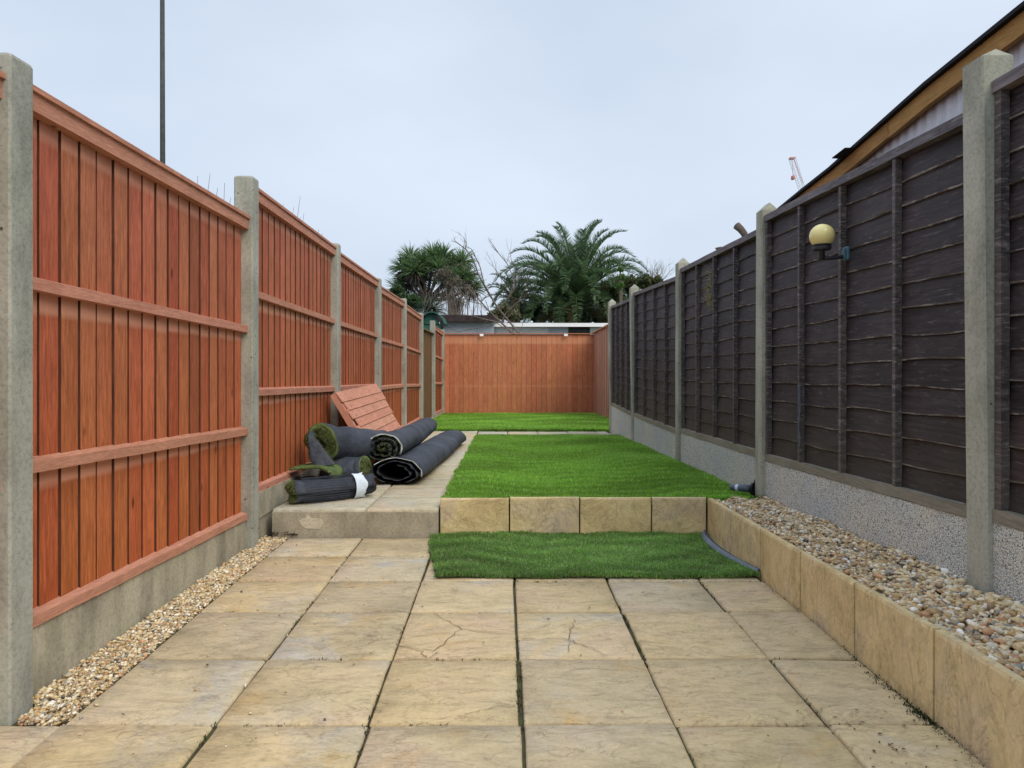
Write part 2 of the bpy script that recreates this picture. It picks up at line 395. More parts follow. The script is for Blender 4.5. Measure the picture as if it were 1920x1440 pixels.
# ------------------------------------------------------------------ ground structure
g=MB(); g.add([(-400,-200,-.62),(400,-200,-.62),(400,900,-.62),(-400,900,-.62)],[(0,1,2,3)]); obj('ground',g,M['ground'],kind='structure')
g=MB(); g.add([(-1.36,1.977,-.62),(1.22,1.977,-.62),(1.22,4.10,-.62),(-1.36,4.10,-.62),(-1.36,1.977,-.012),(1.22,1.977,-.012),(1.22,4.10,-.012),(-1.36,4.10,-.012)],
 [(0,3,2,1),(4,5,6,7),(0,1,5,4),(1,2,6,5),(2,3,7,6),(3,0,4,7)])
g.box(-1.68,1.22,-1.2,1.975,-.62,-.012)
patio=obj('patio',g,M['joint'],kind='structure')
def rb(x0,x1,y0,y1,zf,dz,mbx,m=0):
    mbx.hexa([(x0,y0,-.62),(x1,y0,-.62),(x1,y1,-.62),(x0,y1,-.62),(x0,y0,zf(y0)-dz),(x1,y0,zf(y0)-dz),(x1,y1,zf(y1)-dz),(x0,y1,zf(y1)-dz)],m)
g=MB(); rb(-1.31,-.365,4.115,10.3,path_z,.012,g); rb(-.363,1.47,9.2,10.3,path_z,.022,g)
path=obj('path',g,M['joint'],kind='structure')
g=MB(); rb(-.36,1.49,4.13,9.19,lawn_z,.034,g)
rb(-1.30,2.0,10.32,15.98,far_z,.034,g)
obj('raised_soil',g,M['soil'],kind='structure')
g=MB(); g.hexa([(1.23,0,-.62),(1.49,0,-.62),(1.49,4.12,-.62),(1.19,4.12,-.62),(1.235,0,.22),(1.49,0,.26),(1.49,4.12,.175),(1.19,4.12,.175)])
obj('bed_soil',g,M['soil'],kind='structure')

def slab_mesh(x0,x1,y0,y1,zf,th=.022,gap=.0045,tilt=None,rough=.0022,seed=0,name='paving_slab'):
    x0+=gap;x1-=gap;y0+=gap*1.35;y1-=gap*1.35
    e=.006; W=x1-x0;D=y1-y0
    us=[0,e/W,.2,.4,.6,.8,1-e/W,1]; vs_=[0,e/D,.2,.4,.6,.8,1-e/D,1]
    mb=MB(); V=[];n=len(us);k=len(vs_)
    tx,ty=tilt or (0,0); dz=random.uniform(-.0015,.0015)
    for j,v in enumerate(vs_):
        for i,u in enumerate(us):
            X=x0+u*W;Y=y0+v*D
            edge=(i in(0,n-1)) or (j in(0,k-1))
            z=zf(Y)+dz+tx*(u-.5)+ty*(v-.5)
            if edge:
                z-=.006
                wob=mnoise.noise(Vector((X*14,Y*14,seed)))*.0025
                if i in(0,n-1): X+=wob
                if j in(0,k-1): Y+=wob
            else: z+=mnoise.noise(Vector((X*6,Y*6,seed*3.1)))*rough*1.6
            V.append((X,Y,z))
    Fs=[(j*n+i,j*n+i+1,(j+1)*n+i+1,(j+1)*n+i) for j in range(k-1) for i in range(n-1)]
    per=[i for i in range(n)]+[j*n+n-1 for j in range(1,k)]+[(k-1)*n+i for i in range(n-2,-1,-1)]+[j*n for j in range(k-2,0,-1)]
    b0=len(V)
    for q in per: V.append((V[q][0],V[q][1],V[q][2]-th))
    for a in range(len(per)):
        c=(a+1)%len(per); Fs.append((per[c],per[a],b0+a,b0+c))
    mb.add(V,Fs); return mb
rowy=[4.045,3.668,3.253,2.854,2.411,1.977,1.555,1.13,.71,.29,-.13,-.55,-.97]
colx=[-1.21,-.79,-.37,.05,.47,.89]
flat=lambda y:0.0
for r in range(len(rowy)-1):
    ya,yb=rowy[r+1],rowy[r]
    xs=list(colx)+[XW((ya+yb)/2)-.004]
    if yb<1.98: xs=[-1.63]+xs
    for c in range(len(xs)-1):
        j=random.uniform(-.004,.004); j2=random.uniform(-.004,.004) 
        obj('paving_slab',slab_mesh(xs[c]+(j if c else 0),xs[c+1]+(j if c<len(xs)-2 else 0),ya+j2,yb+j2,flat,tilt=(random.uniform(-.003,.003),random.uniform(-.003,.003)),seed=r*7+c),M['slab'],patio,smooth=True)
# path slabs: two columns along the left fence, one row across
y=4.066; r=0
while y<10.2:
    y1=min(y+.42,10.3)
    xs=[-1.305,-.775,-.365]
    for c in range(2):
        obj('paving_slab',slab_mesh(xs[c],xs[c+1],y if r else 4.054,y1,lambda q:path_z(q)+.006,th=.0125,seed=200+r*3+c),M['path_slab'],path,smooth=True)
    y=y1; r+=1
x=-.36
while x<1.4:
    x1=min(x+.42,1.47)
    for ya,yb in ((9.21,9.46),(9.46,9.88),(9.88,10.3)):
        obj('paving_slab',slab_mesh(x,x1,ya,yb,path_z,seed=int(x*50)+int(ya*9)),M['path_slab'],path,smooth=True)
    x=x1
# cracks in two slabs, painted by nothing: fine strips of dirt lying in them
def crack(pts,w0=.002,parent=None):
    mb=MB()
    V=[];P=[np.array([(px-CX)/(py-CY),F/(py-CY)]) for px,py in pts]
    Q=[]
    for i in range(len(P)-1):
        for k in range(7):
            t=k/7; q=P[i]*(1-t)+P[i+1]*t; 
            Q.append(q+ (rng.normal(size=2)*.0045 if (i or k) else 0))
    Q.append(P[-1])
    for i,q in enumerate(Q):
        d=Q[min(i+1,len(Q)-1)]-Q[max(i-1,0)]; n=np.array([-d[1],d[0]])/(np.linalg.norm(d)+1e-9)
        ww=w0*(.4+.8*random.random())*(1-.6*abs(i/len(Q)-.5))
        V+= [(*(q+n*ww),.0045),(*(q-n*ww),.0045)]
    mb.add(V,[(2*i,2*i+1,2*i+3,2*i+2) for i in range(len(Q)-1)])
    obj('crack',mb,M['dirt'],parent)
for pts in ([(812,1150),(866,1181),(930,1188)],[(866,1181),(815,1222),(745,1213)],[(745,1213),(790,1222),(800,1238),(822,1224)],[(742,1242),(760,1238),(800,1231)],
            [(978,1200),(1060,1200),(1100,1213),(1140,1231)],[(1076,1163),(1070,1190),(1065,1225)],[(870,1342),(930,1328),(965,1324)],
            [(665,1215),(697,1207),(715,1196)],[(640,1232),(690,1228),(705,1222)],[(680,1190),(705,1195)]):
    crack(pts,.0016,patio)

# ------------------------------------------------------------------ concrete riser and retaining wall
st=thing('concrete_step','grey concrete step edge with a pale mortar patch, below the stacked turf rolls','step',(-.84,4.09,0))
g=MB(); g.bbox(-1.305,-.369,4.056,4.112,-.05,.142,.003); obj('riser',g,M['riser'],st)
g=MB(); pc=[at(560+dx,970+dy,4.053) for dx,dy in ((0,6),(14,0),(16,-7),(22,1),(44,3),(46,12),(40,22),(12,21),(4,14))]
pc=[(p[0],p[1],p[2]) for p in pc]; n=len(pc)
g.add(pc+[(p[0],p[1]+.004,p[2]) for p in pc],[tuple(range(n))[::-1]]+[(i,(i+1)%n,n+(i+1)%n,n+i) for i in range(n)]); obj('mortar_patch',g,M['patch'],st)

rw=thing('retaining_wall','low retaining wall of buff sandstone slabs on edge, holding the raised lawn and gravel bed','wall',(.4,4.1,0))
fx=[-.364,.034,.434,.843,1.157]
def vslab(p0,p1,z0a,z1a,z0b,z1b,th,nx,seed):
    "upright slab from plan point p0 to p1, thickness th away from the viewer side"
    p0=np.array(p0);p1=np.array(p1);d=p1-p0;Lh=np.linalg.norm(d);d/=Lh;n=np.array([-d[1],d[0]])
    p0=p0+d*.004;p1=p1-d*.004; mb=MB();us=[0,.012,.25,.5,.75,.988,1];vs_=[0,.03,.35,.7,.96,1]
    V=[]
    for side in (0,1):
        for v in vs_:
            for u in us:
                q=p0+(p1-p0)*u; za=z0a+(z0b-z0a)*u; zb=z1a+(z1b-z1a)*u
                edge=(u in(0,1)) or (v in (0,1)); off=(.003 if edge else 0)
                if not edge and not side: off+=mnoise.noise(Vector((q[0]*7+seed,v*2,q[1]*7)))*.003
                o_=n*(off if side==0 else th-off); V.append((q[0]+o_[0],q[1]+o_[1],za+(zb-za)*v+(mnoise.noise(Vector((u*6,seed,0)))*.002 if v==1 else 0)))
    k=len(us);m=len(vs_);Fs=[]
    for j in range(m-1):
        for i in range(k-1):
            Fs.append((j*k+i,j*k+i+1,(j+1)*k+i+1,(j+1)*k+i)); o=k*m; Fs.append((o+j*k+i+1,o+j*k+i,o+(j+1)*k+i,o+(j+1)*k+i+1))
    o=k*m
    for i in range(k-1):
        a=(m-1)*k+i; Fs.append((a,a+1,o+a+1,o+a)); Fs.append((i+1,i,o+i,o+i+1))
    for j in range(m-1):
        a=j*k; Fs.append((a+k,a,o+a,o+a+k)) ; a=j*k+k-1; Fs.append((a,a+k,o+a+k,o+a))
    mb.add(V,Fs); return mb
for i in range(4):
    dz=[-.003,.002,0,.001][i]
    obj('wall_slab',vslab((fx[i],4.095),(fx[i+1],4.095),-.02,.212+dz,-.02,.212+dz,.028,6,i*3.3),M['wall_slab'],rw)
jy=[4.09,3.70,3.31,2.88,2.45,2.006,1.57,1.13,.70,.27]
for i in range(len(jy)-1):
    a,b_=jy[i],jy[i+1]
    obj('wall_slab',vslab((XW(a),a-(0.0 if i else .002)),(XW(b_),b_),-.02,ZW(a),-.02,ZW(b_),.028,6,20+i*2.7),M['wall_slab'],rw)
g=MB(); g.box(-.355,1.15,4.127,4.131,-.05,.17)
for i in range(len(jy)-1):
    a,b_=jy[i],jy[i+1]; g.hexa([(XW(b_)+.030,b_,-.05),(XW(b_)+.034,b_,-.05),(XW(a)+.034,a,-.05),(XW(a)+.030,a,-.05),(XW(b_)+.030,b_,.19),(XW(b_)+.034,b_,.19),(XW(a)+.034,a,.17),(XW(a)+.030,a,.17)])
obj('backing_soil',g,M['joint'],rw)

# ------------------------------------------------------------------ gravel
def ico():
    import bmesh
    bm=bmesh.new(); bmesh.ops.create_icosphere(bm,subdivisions=2,radius=1); V=np.array([v.co[:] for v in bm.verts]); Fs=np.array([[v.index for v in f.verts] for f in bm.faces]); bm.free(); return V,Fs
IV2,IF2=ico()
import bmesh
_b=bmesh.new(); bmesh.ops.create_icosphere(_b,subdivisions=1,radius=1); IV1=np.array([v.co[:] for v in _b.verts]); IF1=np.array([[v.index for v in f.verts] for f in _b.faces]); _b.free()
def stones(name,P,size,label,cat='gravel',fine=False,parent=None):
    IV,IF=(IV2,IF2) if fine else (IV1,IF1)
    n=len(P); k=len(IV)
    pal=np.array([(.60,.46,.25),(.68,.55,.34),(.52,.35,.16),(.76,.68,.50),(.38,.27,.16),(.33,.31,.27),(.56,.32,.17),(.84,.80,.72),(.14,.11,.08),(.64,.53,.35),(.50,.44,.33)])
    ci=rng.choice(len(pal),n,p=[.16,.18,.12,.12,.09,.06,.07,.05,.03,.09,.03]); C=pal[ci]*rng.uniform(.8,1.15,(n,1))
    S=size*rng.uniform(.4,1.5,(n,1))*np.stack([rng.uniform(.8,1.5,n),rng.uniform(.65,1.05,n),rng.uniform(.45,.8,n)],1)
    A=rng.uniform(0,2*np.pi,n); T=rng.normal(0,.35,n)
    B=np.repeat(IV[None],n,0); 
    ph=rng.uniform(0,6,(n,1,3)); B=B*(1+.26*np.sin(B[:,:,[1,2,0]]*2.3+ph)).prod(2,keepdims=True)
    B=B*S[:,None,:]
    ct,st_=np.cos(T)[:,None],np.sin(T)[:,None]; y=B[:,:,1]*ct-B[:,:,2]*st_; z=B[:,:,1]*st_+B[:,:,2]*ct; x=B[:,:,0]
    ca,sa=np.cos(A)[:,None],np.sin(A)[:,None]; B=np.stack([x*ca-y*sa,x*sa+y*ca,z],2)+P[:,None,:]
    V=B.reshape(-1,3); Fs=(IF[None]+(np.arange(n)*k)[:,None,None]).reshape(-1,3)
    cc=np.repeat(C,k,0)
    return npobj(name,V,Fs,M['stone'],parent=parent,kind='stuff',smooth=True,colr=cc,label=label,cat=cat)
n=11500
Y=rng.uniform(1.984,4.06,n)**1.0; U=rng.uniform(0,1,n)
XLv=np.array([XL(q) for q in Y])-.035; X=XLv+U*(-1.218-XLv)
ok=~((np.abs(Y-2.03)<.062)&(X<-1.345)); ok&=~((np.abs(Y-3.85)<.06)&(X<-1.325)); X,Y=X[ok],Y[ok]
Z=-.012+rng.uniform(-.006,.010,len(X))+.008*np.clip((-1.25-X)/.1,0,1)
stones('gravel',np.stack([X,Y,Z],1),.0056,'narrow strip of small buff gravel between the left fence foot and patio slabs')
n=22000
Y=.3+rng.uniform(0,1,n)**.8*3.80; U=rng.uniform(0,1,n); XWv=np.array([XW(q) for q in Y])+.036
X=XWv+U*(1.492-XWv); ok=~((np.abs(Y-2.25)<.065)&(X>1.462)); ok&=~((np.abs(Y-4.17)<.07)&(X>1.46)); X,Y,U=X[ok],Y[ok],U[ok]
Z=np.interp(Y,[.3,2.2,3.2,4.15],[.235,.232,.214,.192])+U*np.interp(Y,[.3,2.2,4.15],[.055,.05,.01])+rng.uniform(-.012,.012,len(X))+.008*np.sin(X*40+Y*9)
P_=np.stack([X,Y,Z],1); nr=P_[:,1]<2.5
gb=stones('gravel',P_[nr],.0080,'bed of larger mixed buff and white gravel under the dark right fence',fine=True)
stones('pebbles',P_[~nr],.0076,None,None,parent=gb)

ns=85; xs_=rng.uniform(0,1,ns)**2.2*.5-1.20; ys_=rng.uniform(1.8,4.0,ns); k_=rng.random(ns)<.35; xs_[k_]=rng.uniform(-1.1,1.1,k_.sum())
stones('stray_stones',np.stack([xs_,ys_,np.full(ns,.004)],1),.0042,'few small stray gravel stones lying on the patio slabs')
# ------------------------------------------------------------------ grass
def blades(P,h,w_,seed,cols,lean=.5,nb=2):
    "every P carries nb bent blades of two triangles + tip"
    n=len(P); P=np.repeat(P,nb,0); n=len(P)
    a=rng.uniform(0,2*np.pi,n); pat=np.zeros(n)
    if n>20000:      # pile combed in patches
        sx,sy=P[:,0],P[:,1]
        f1=np.sin(sx*3.1+2*np.sin(sy*1.7))+np.sin(sy*5.3+1.5*np.sin(sx*4.1)); f2=np.sin(sy*27+3*np.sin(sx*3.3)+2*np.sin(sx*9.1))+.8*np.sin(sy*41+sx*6+2*np.sin(sx*13))
        a=np.where(rng.random(n)<.62,-1.57+f1*.8+rng.normal(0,.5,n),a); pat=.10*f1+.13*f2
    ln=rng.uniform(.1,1,n)*lean; H=h*rng.uniform(.6,1.25,n)*(1+.6*pat)
    d=np.stack([np.cos(a),np.sin(a),np.zeros(n)],1); s=np.stack([-np.sin(a),np.cos(a),np.zeros(n)],1)
    jx=rng.normal(0,.006,(n,3)); jx[:,2]=0; P=P+jx
    up=np.array([0,0,1.])
    m=P+up*(H*.6)[:,None]+d*(H*ln*.35)[:,None]; t=P+up*(H*(1-.25*ln))[:,None]+d*(H*ln*1.05)[:,None]
    ww=(w_*rng.uniform(.7,1.3,n))[:,None]
    V=np.stack([P-s*ww,P+s*ww,m+s*ww*.8,m-s*ww*.8,t],1).reshape(-1,3)
    b=(np.arange(n)*5)[:,None]
    Fs=np.concatenate([b+np.array([[0,1,2]]),b+np.array([[0,2,3]]),b+np.array([[3,2,4]])])
    cols=np.array(cols); C=cols[rng.integers(0,len(cols),n)]*rng.uniform(.7,1.3,(n,1))*(1+pat[:,None])
    C=np.repeat(C,5,0)
    return V,Fs,C
GC=[(.23,.47,.05),(.29,.53,.07),(.18,.40,.045),(.34,.57,.09),(.40,.56,.17)]
GD=[(.20,.42,.08),(.25,.48,.10),(.15,.34,.065),(.33,.50,.16),(.48,.52,.30)]
def scatter(poly_x0,poly_x1,y0,y1,n,zf):
    "near rows get more blades"
    y=y0+(y1-y0)*rng.uniform(0,1,n)**1.25; x0=poly_x0(y); x1=poly_x1(y); x=x0+rng.uniform(0,1,n)*(x1-x0); z=zf(x,y); return np.stack([x,y,z],1)
def lawn(x0,x1,y0,y1,n,zf,h,w_,cols,lab,lean=.95,name='lawn',cat='lawn',thick=.022):
    vs=lambda q:np.interp(q,[0,1],[0,1])
    g=MB(); NX,NY=14,24
    V=[]; 
    for j in range(NY+1):
        yy=y0+(y1-y0)*j/NY
        for i in range(NX+1):
            a=float(x0(np.array([yy]))[0]);b=float(x1(np.array([yy]))[0]); xx=a+(b-a)*i/NX
            V.append((xx,yy,float(zf(np.array([xx]),np.array([yy]))[0])))
    K=(NX+1)*(NY+1); V+= [(p[0],p[1],p[2]-thick) for p in V]
    Fs=[(j*(NX+1)+i,j*(NX+1)+i+1,(j+1)*(NX+1)+i+1,(j+1)*(NX+1)+i) for j in range(NY) for i in range(NX)]
    per=[i for i in range(NX+1)]+[j*(NX+1)+NX for j in range(1,NY+1)]+[NY*(NX+1)+i for i in range(NX-1,-1,-1)]+[j*(NX+1) for j in range(NY-1,0,-1)]
    for a in range(len(per)):
        c=per[(a+1)%len(per)]; Fs.append((c,per[a],per[a]+K,c+K)); 
    g.add(V,Fs)
    for q in range(NX*NY,len(Fs)): g.m[q]=1
    if cat: t_=thing(name,lab,cat,((float(x0(np.array([y0]))[0])+float(x1(np.array([y0]))[0]))/2,(y0+y1)/2,float(zf(np.array([0.]),np.array([y0]))[0])-.02))
    base=obj('turf_backing',g,[M['turf_base'],M['black']],t_)
    P=scatter(x0,x1,y0,y1,n,zf); ne=2600; ye=np.full(ne,y0)+rng.normal(0,.004,ne); ue=rng.uniform(0,1,ne); xe=x0(ye)+ue*(x1(ye)-x0(ye)); P=np.concatenate([P,np.stack([xe,ye,zf(xe,ye)-rng.uniform(0,thick,ne)],1)])
    Vb,Fb,Cb=blades(P,h,w_,1,cols,lean)
    # broad patches of lighter and darker pile direction
    s=np.sin(Vb[:,0]*2.1+Vb[:,1]*1.3)*.5+np.sin(Vb[:,1]*4.1-Vb[:,0]*3.3)*.5+np.sin(Vb[:,1]*23+np.sin(Vb[:,0]*5)*2)*.35
    Cb=Cb*(1+.10*s[:,None])
    o=npobj('grass',Vb,Fb,M['grass'],parent=t_,kind='stuff',colr=Cb)
    return t_
wob=lambda y,a,f,p:a*np.sin(y*f+p)
mid=lawn(lambda y:-.352+.008*np.sin(y*9)+.006*np.sin(y*31),lambda y:np.full_like(y,1.486),4.135,9.25,95000,lambda x,y:.190-.033*(y-4.15)+.004*np.sin(x*7+y*3),.026,.0019,GC,'middle lawn of bright green artificial grass behind the slab retaining wall')
far=lawn(lambda y:np.full_like(y,-1.30),lambda y:np.interp(y,[10.3,10.35,16],[1.46,1.99,1.99]),10.32,15.95,60000,lambda x,y:-.012-.0333*(y-10.3)+0*x,.030,.0042,[tuple(np.array(c)*1.12) for c in GC],'farthest lawn of artificial grass, in front of the back fence')
mat_=lawn(lambda y:np.interp(y,[3.29,3.5,3.8,4.07],[-.308,-.338,-.392,-.405])+.006*np.sin(y*40),lambda y:np.interp(y,[3.29,3.5,3.75,4.0,4.07],[1.165,1.118,1.093,1.10,1.125]),3.29,4.085,42000,
  lambda x,y:.013+.004*np.sin(x*9+y*5)+.003*np.sin(x*23),.015,.0015,GD,'loose darker artificial grass mat lying on the patio below the retaining wall',name='grass_mat',cat='grass mat',thick=.010)
# curled black edge of the mat beside the right wall
g=MB(); pts=[]
pl=[(1.128,4.06),(1.102,3.95),(1.096,3.8),(1.100,3.65),(1.120,3.5),(1.150,3.36),(1.166,3.30)]
for i,(x_,y_) in enumerate(pl): pts.append([(x_-.012,y_,.018),(x_+.004,y_,.040),(x_+.018,y_,.036),(x_+.026,y_,.004)])
V=[p for r_ in pts for p in r_]; Fs=[(i*4+j,i*4+j+1,(i+1)*4+j+1,(i+1)*4+j) for i in range(len(pl)-1) for j in range(3)]
g.add(V,Fs); g.m=[0 if j==0 else (1 if j==1 else 2) for i in range(len(pl)-1) for j in range(3)]
obj('curled_edge',g,[simple('slate edge',(.14,.165,.20),.6,.2),M['backing'],M['roll_grass']],mat_,smooth=True)

# ------------------------------------------------------------------ left fence
def post_mesh(xa,xb,y0,y1,z0,z1,style,lean=(0,0)):
    mb=MB(); b=.006
    def ring(z,ins=0.0):
        l=lean[0]+(lean[1]-lean[0])*(z-z0)/(z1-z0)
        return [(xa+b+ins+l,y0+ins,z),(xb-b-ins+l,y0+ins,z),(xb-ins+l,y0+b+ins,z),(xb-ins+l,y1-b-ins,z),(xb-b-ins+l,y1-ins,z),(xa+b+ins+l,y1-ins,z),(xa+ins+l,y1-b-ins,z),(xa+ins+l,y0+b+ins,z)]
    zs=[z0]+list(np.linspace(z0,z1,5)[1:-1])+[z1-.012]
    V=[];
    for z in zs: V+=ring(z)
    n=len(zs)
    if style=='flat': V+=ring(z1-.003,.004); V+=ring(z1,.012); n+=2
    Fs=[(i*8+j,i*8+(j+1)%8,(i+1)*8+(j+1)%8,(i+1)*8+j) for i in range(n-1) for j in range(8)]
    if style=='flat': Fs.append(tuple((n-1)*8+j for j in range(8)))
    else:   # ridged top
        k=len(V); l=lean[1]; xm=(xa+xb)/2+l; zt=z1+(.012 if z1>1.93 else .034)
        V+=[(xm,y0+.012,zt),(xm,y1-.012,zt)]; r=(n-1)*8
        Fs+=[(r+0,r+1,k),(r+1,r+2,k),(r+2,r+3,k+1,k),(r+3,r+4,k+1),(r+4,r+5,k+1),(r+5,r+6,k+1),(r+6,r+7,k,k+1),(r+7,r+0,k)]
    mb.add(V,Fs); return mb
def feather_panel(fence,xf,y0,y1,T0,T1,B0,B1,mat,rmat,nb=17,rails=True,flip=False,axis='y'):
    "vertical feather-edge boards; xf(y) is the inner post face. axis 'x' makes the panel run across the garden"
    Tf=lambda y:T0+(T1-T0)*(y-y0)/(y1-y0); Bf=lambda y:B0+(B1-B0)*(y-y0)/(y1-y0)
    def P(off,y,z):     # off: distance from post face away from the garden
        if axis=='y': return (xf(y)-off,y,z)
        if axis=='y-': return (xf(y)+off,y,z)
        return (y,xf(y)+off,z)
    rev=(axis!='y')
    fr=MB()            # the panel itself: cap strip and end battens
    def bar(o0,o1,ya,yb,zfa,zfb,mb,slant=0):
        pts=[P(o1,ya,zfa(ya)),P(o0,ya,zfa(ya)),P(o0,yb,zfa(yb)),P(o1,yb,zfa(yb)),P(o1,ya,zfb(ya)),P(o0,ya,zfb(ya)-slant),P(o0,yb,zfb(yb)-slant),P(o1,yb,zfb(yb))]
        mb.hexa(pts)
    bar(.012,.088,y0,y1,lambda y:Tf(y)-.002,lambda y:Tf(y)+.014,fr)
    bar(.072,.092,y0,y0+.02,lambda y:Bf(y)+.02,lambda y:Tf(y)-.01,fr); bar(.072,.092,y1-.02,y1,lambda y:Bf(y)+.02,lambda y:Tf(y)-.01,fr)
    pn=obj('fence_panel',fr,rmat,fence)
    bandz=(.0,.55,1.09)
    w=(y1-y0)/nb; gw=1.0 if axis=='y' else .8
    for i in range(nb):
        ya=y0+i*w+random.uniform(.0025,.0045)*gw; yb=y0+(i+1)*w-.0015*gw; tg=(.020 if i<nb-1 else 0)
        mb=MB(); V=[];C=[]
        j=random.uniform(0,.004)
        offs=[-9]
        if rails:
            hs=[(None,0)];
            seq=[('B',.0,0),('T',-1.185,0),('T',-1.165,1),('T',-1.115,1),('T',-1.10,0),('T',-.655,0),('T',-.635,1),('T',-.585,1),('T',-.57,0),('T',-.125,0),('T',-.10,.8),('T',-.012,.8)]
        else: seq=[('B',.0,0),('T',-1.2,0),('T',-1.16,.4),('T',-1.12,0),('T',-.24,0),('T',-.20,.8),('T',-.10,.7),('T',-.012,.1)]
        for kk,(ref,dz,bv) in enumerate(seq):
            wv=mnoise.noise(Vector((i*3.3,kk*1.7,y0)))*.012 if 0<kk<len(seq)-1 else 0
            for (yy,o0) in ((ya,.0575-j),(yb,.0610-j*.5)):
                z=(Bf(yy)+.004 if ref=='B' else Tf(yy)+dz+wv)
                V.append(P(o0,yy,z)); C.append(bv)
            for (yy,o0) in ((yb,.0727),(yb+tg,.0727),(yb+tg,.0745),(ya+.024,.0745),(ya,.0720)):
                z=(Bf(yy)+.004 if ref=='B' else Tf(yy)+dz+wv); V.append(P(o0,yy,z)); C.append(0)
        n=len(seq); Fs=[]
        for k in range(n-1):
            for q in range(7): Fs.append((k*7+q,k*7+(q+1)%7,(k+1)*7+(q+1)%7,(k+1)*7+q))
        Fs+= [tuple(range(7))[::-1],tuple((n-1)*7+q for q in range(7))]
        mb.add(V,Fs); mb.c=C
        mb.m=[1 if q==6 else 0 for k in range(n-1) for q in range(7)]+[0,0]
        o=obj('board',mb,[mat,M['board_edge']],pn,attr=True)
    if rails:
        for (top,hh,slant,oo) in ((0.0,.056,.0,.022),(-.535,.046,.010,.026),(-1.075,.046,.012,.026),(None,.044,.012,.028)):
            rb_=MB(); zt=(lambda y:Tf(y)+top-(0 if top==0 else (y-y0)/(y1-y0)*.02)) if top is not None else (lambda y:Bf(y)+.046)
            yb_=y1 + (.0 if axis!='y' else .0)
            ya_=y0
            # a rail of eight short lengths so that it can be slightly uneven
            N=8; V=[]
            for k in range(N+1):
                yy=ya_+(yb_-ya_)*k/N; e=mnoise.noise(Vector((k*.9,y0,top or 3)))*.0025
                zz=zt(yy)+e
                V+=[P(.064,yy,zz-hh),P(oo+e,yy,zz-hh),P(oo+e,yy,zz-slant),P(.064,yy,zz)]
            Fs=[(k*4+q,k*4+(q+1)%4,(k+1)*4+(q+1)%4,(k+1)*4+q) for k in range(N) for q in range(4)]+[(3,2,1,0),(N*4,N*4+1,N*4+2,N*4+3)]
            rb_.add(V,Fs); obj('rail',rb_,rmat,pn)
    return pn
lf=thing('fence','long red stained feather edge fence with concrete posts along the left','fence',(-1.37,8,0))
LP=[(.03,.13,1.80),(1.985,2.087,1.851),(3.80,3.90,1.973),(5.75,5.85,1.932),(7.70,7.80,1.873),(9.72,9.82,1.825),(11.74,11.84,1.76),(13.80,13.90,1.745),(15.93,16.02,1.66)]
for i,(a,b,zt) in enumerate(LP):
    xf=XL(a); obj('post',post_mesh(xf-.1,xf,a,b,-.6,zt,'flat'),M['conc_post'],lf)
LPN=[(1.785,1.775,.25,.235),(1.788,1.743,.208,.153),(1.923,1.888,.266,.21),(1.865,1.838,.20,.15),(1.79,1.77,.12,.07),(1.746,1.70,.05,.02),(1.51,1.49,-.10,-.12),(1.645,1.59,-.08,-.14)]
for i,(T0,T1,B0,B1) in enumerate(LPN):
    y0=LP[i][1]; y1=LP[i+1][0]
    plain=(i==6)
    feather_panel(lf,XL,y0,y1,T0,T1,B0,B1,M['plain_board'] if plain else M['board'],M['plain_board'] if plain else M['rail'],rails=not plain)
    g=MB(); n=1
    if i in(0,1): g.hexa([(XL(y0)-.075,y0,-.3),(XL(y0)-.038,y0,-.3),(XL(y1)-.038,y1,-.3),(XL(y1)-.075,y1,-.3),(XL(y0)-.075,y0,B0+.002),(XL(y0)-.038,y0,B0+.002),(XL(y1)-.038,y1,B1+.002),(XL(y1)-.075,y1,B1+.002)])
    if i in (0,1): obj('gravel_board',g,M['conc_board'],lf)
    else:
        d=.118-.06*(i-2)
        g.hexa([(XL(y0)-.075,y0,-.6),(XL(y0)-.030,y0,-.6),(XL(y1)-.030,y1,-.6),(XL(y1)-.075,y1,-.6),(XL(y0)-.075,y0,d),(XL(y0)-.030,y0,d),(XL(y1)-.030,y1,d),(XL(y1)-.075,y1,d)])
        obj('gravel_board',g,M['conc_board'],lf)
        g=MB(); d+=.006; g.hexa([(XL(y0)-.075,y0,d),(XL(y0)-.022,y0,d),(XL(y1)-.022,y1,d),(XL(y1)-.075,y1,d),(XL(y0)-.075,y0,B0+.002),(XL(y0)-.022,y0,B0+.002),(XL(y1)-.022,y1,max(d+.01,B1+.002)),(XL(y1)-.075,y1,max(d+.01,B1+.002))])
        obj('gravel_board',g,M['conc_board'],lf)

# ------------------------------------------------------------------ back fence and pink side fence
bf=thing('fence','back fence of upright orange brown boards across the far end of the garden','fence',(.35,16.05,-.2))
feather_panel(bf,lambda x:15.94,-1.31,.505,1.57,1.57,-.21,-.21,M['back_board'],M['back_board'],nb=17,rails=False,axis='x')
feather_panel(bf,lambda x:15.943,.507,2.09,1.57,1.565,-.21,-.21,M['back_board'],M['back_board'],nb=14,rails=False,axis='x')
for px_ in (903,1061):
    g=MB(); q=at(px_,628,15.93); g.bbox(q[0]-.04,q[0]+.04,15.905,15.94,q[2]-.03,q[2]+.02,.004); obj('clip',g,M['white_paint'],bf)
sf=thing('fence','short pinkish side fence of upright boards in the far right corner','fence',(2.05,13,-.2))
feather_panel(sf,lambda y:1.955,14.1,15.99,1.64,1.585,-.17,-.24,M['side_board'],M['side_board'],nb=17,rails=False,axis='y-')
feather_panel(sf,lambda y:1.955,12.2,14.08,1.68,1.645,-.12,-.16,M['side_board'],M['side_board'],nb=17,rails=False,axis='y-')
feather_panel(sf,lambda y:1.955,10.3,12.18,1.70,1.685,-.05,-.10,M['side_board'],M['side_board'],nb=17,rails=False,axis='y-')
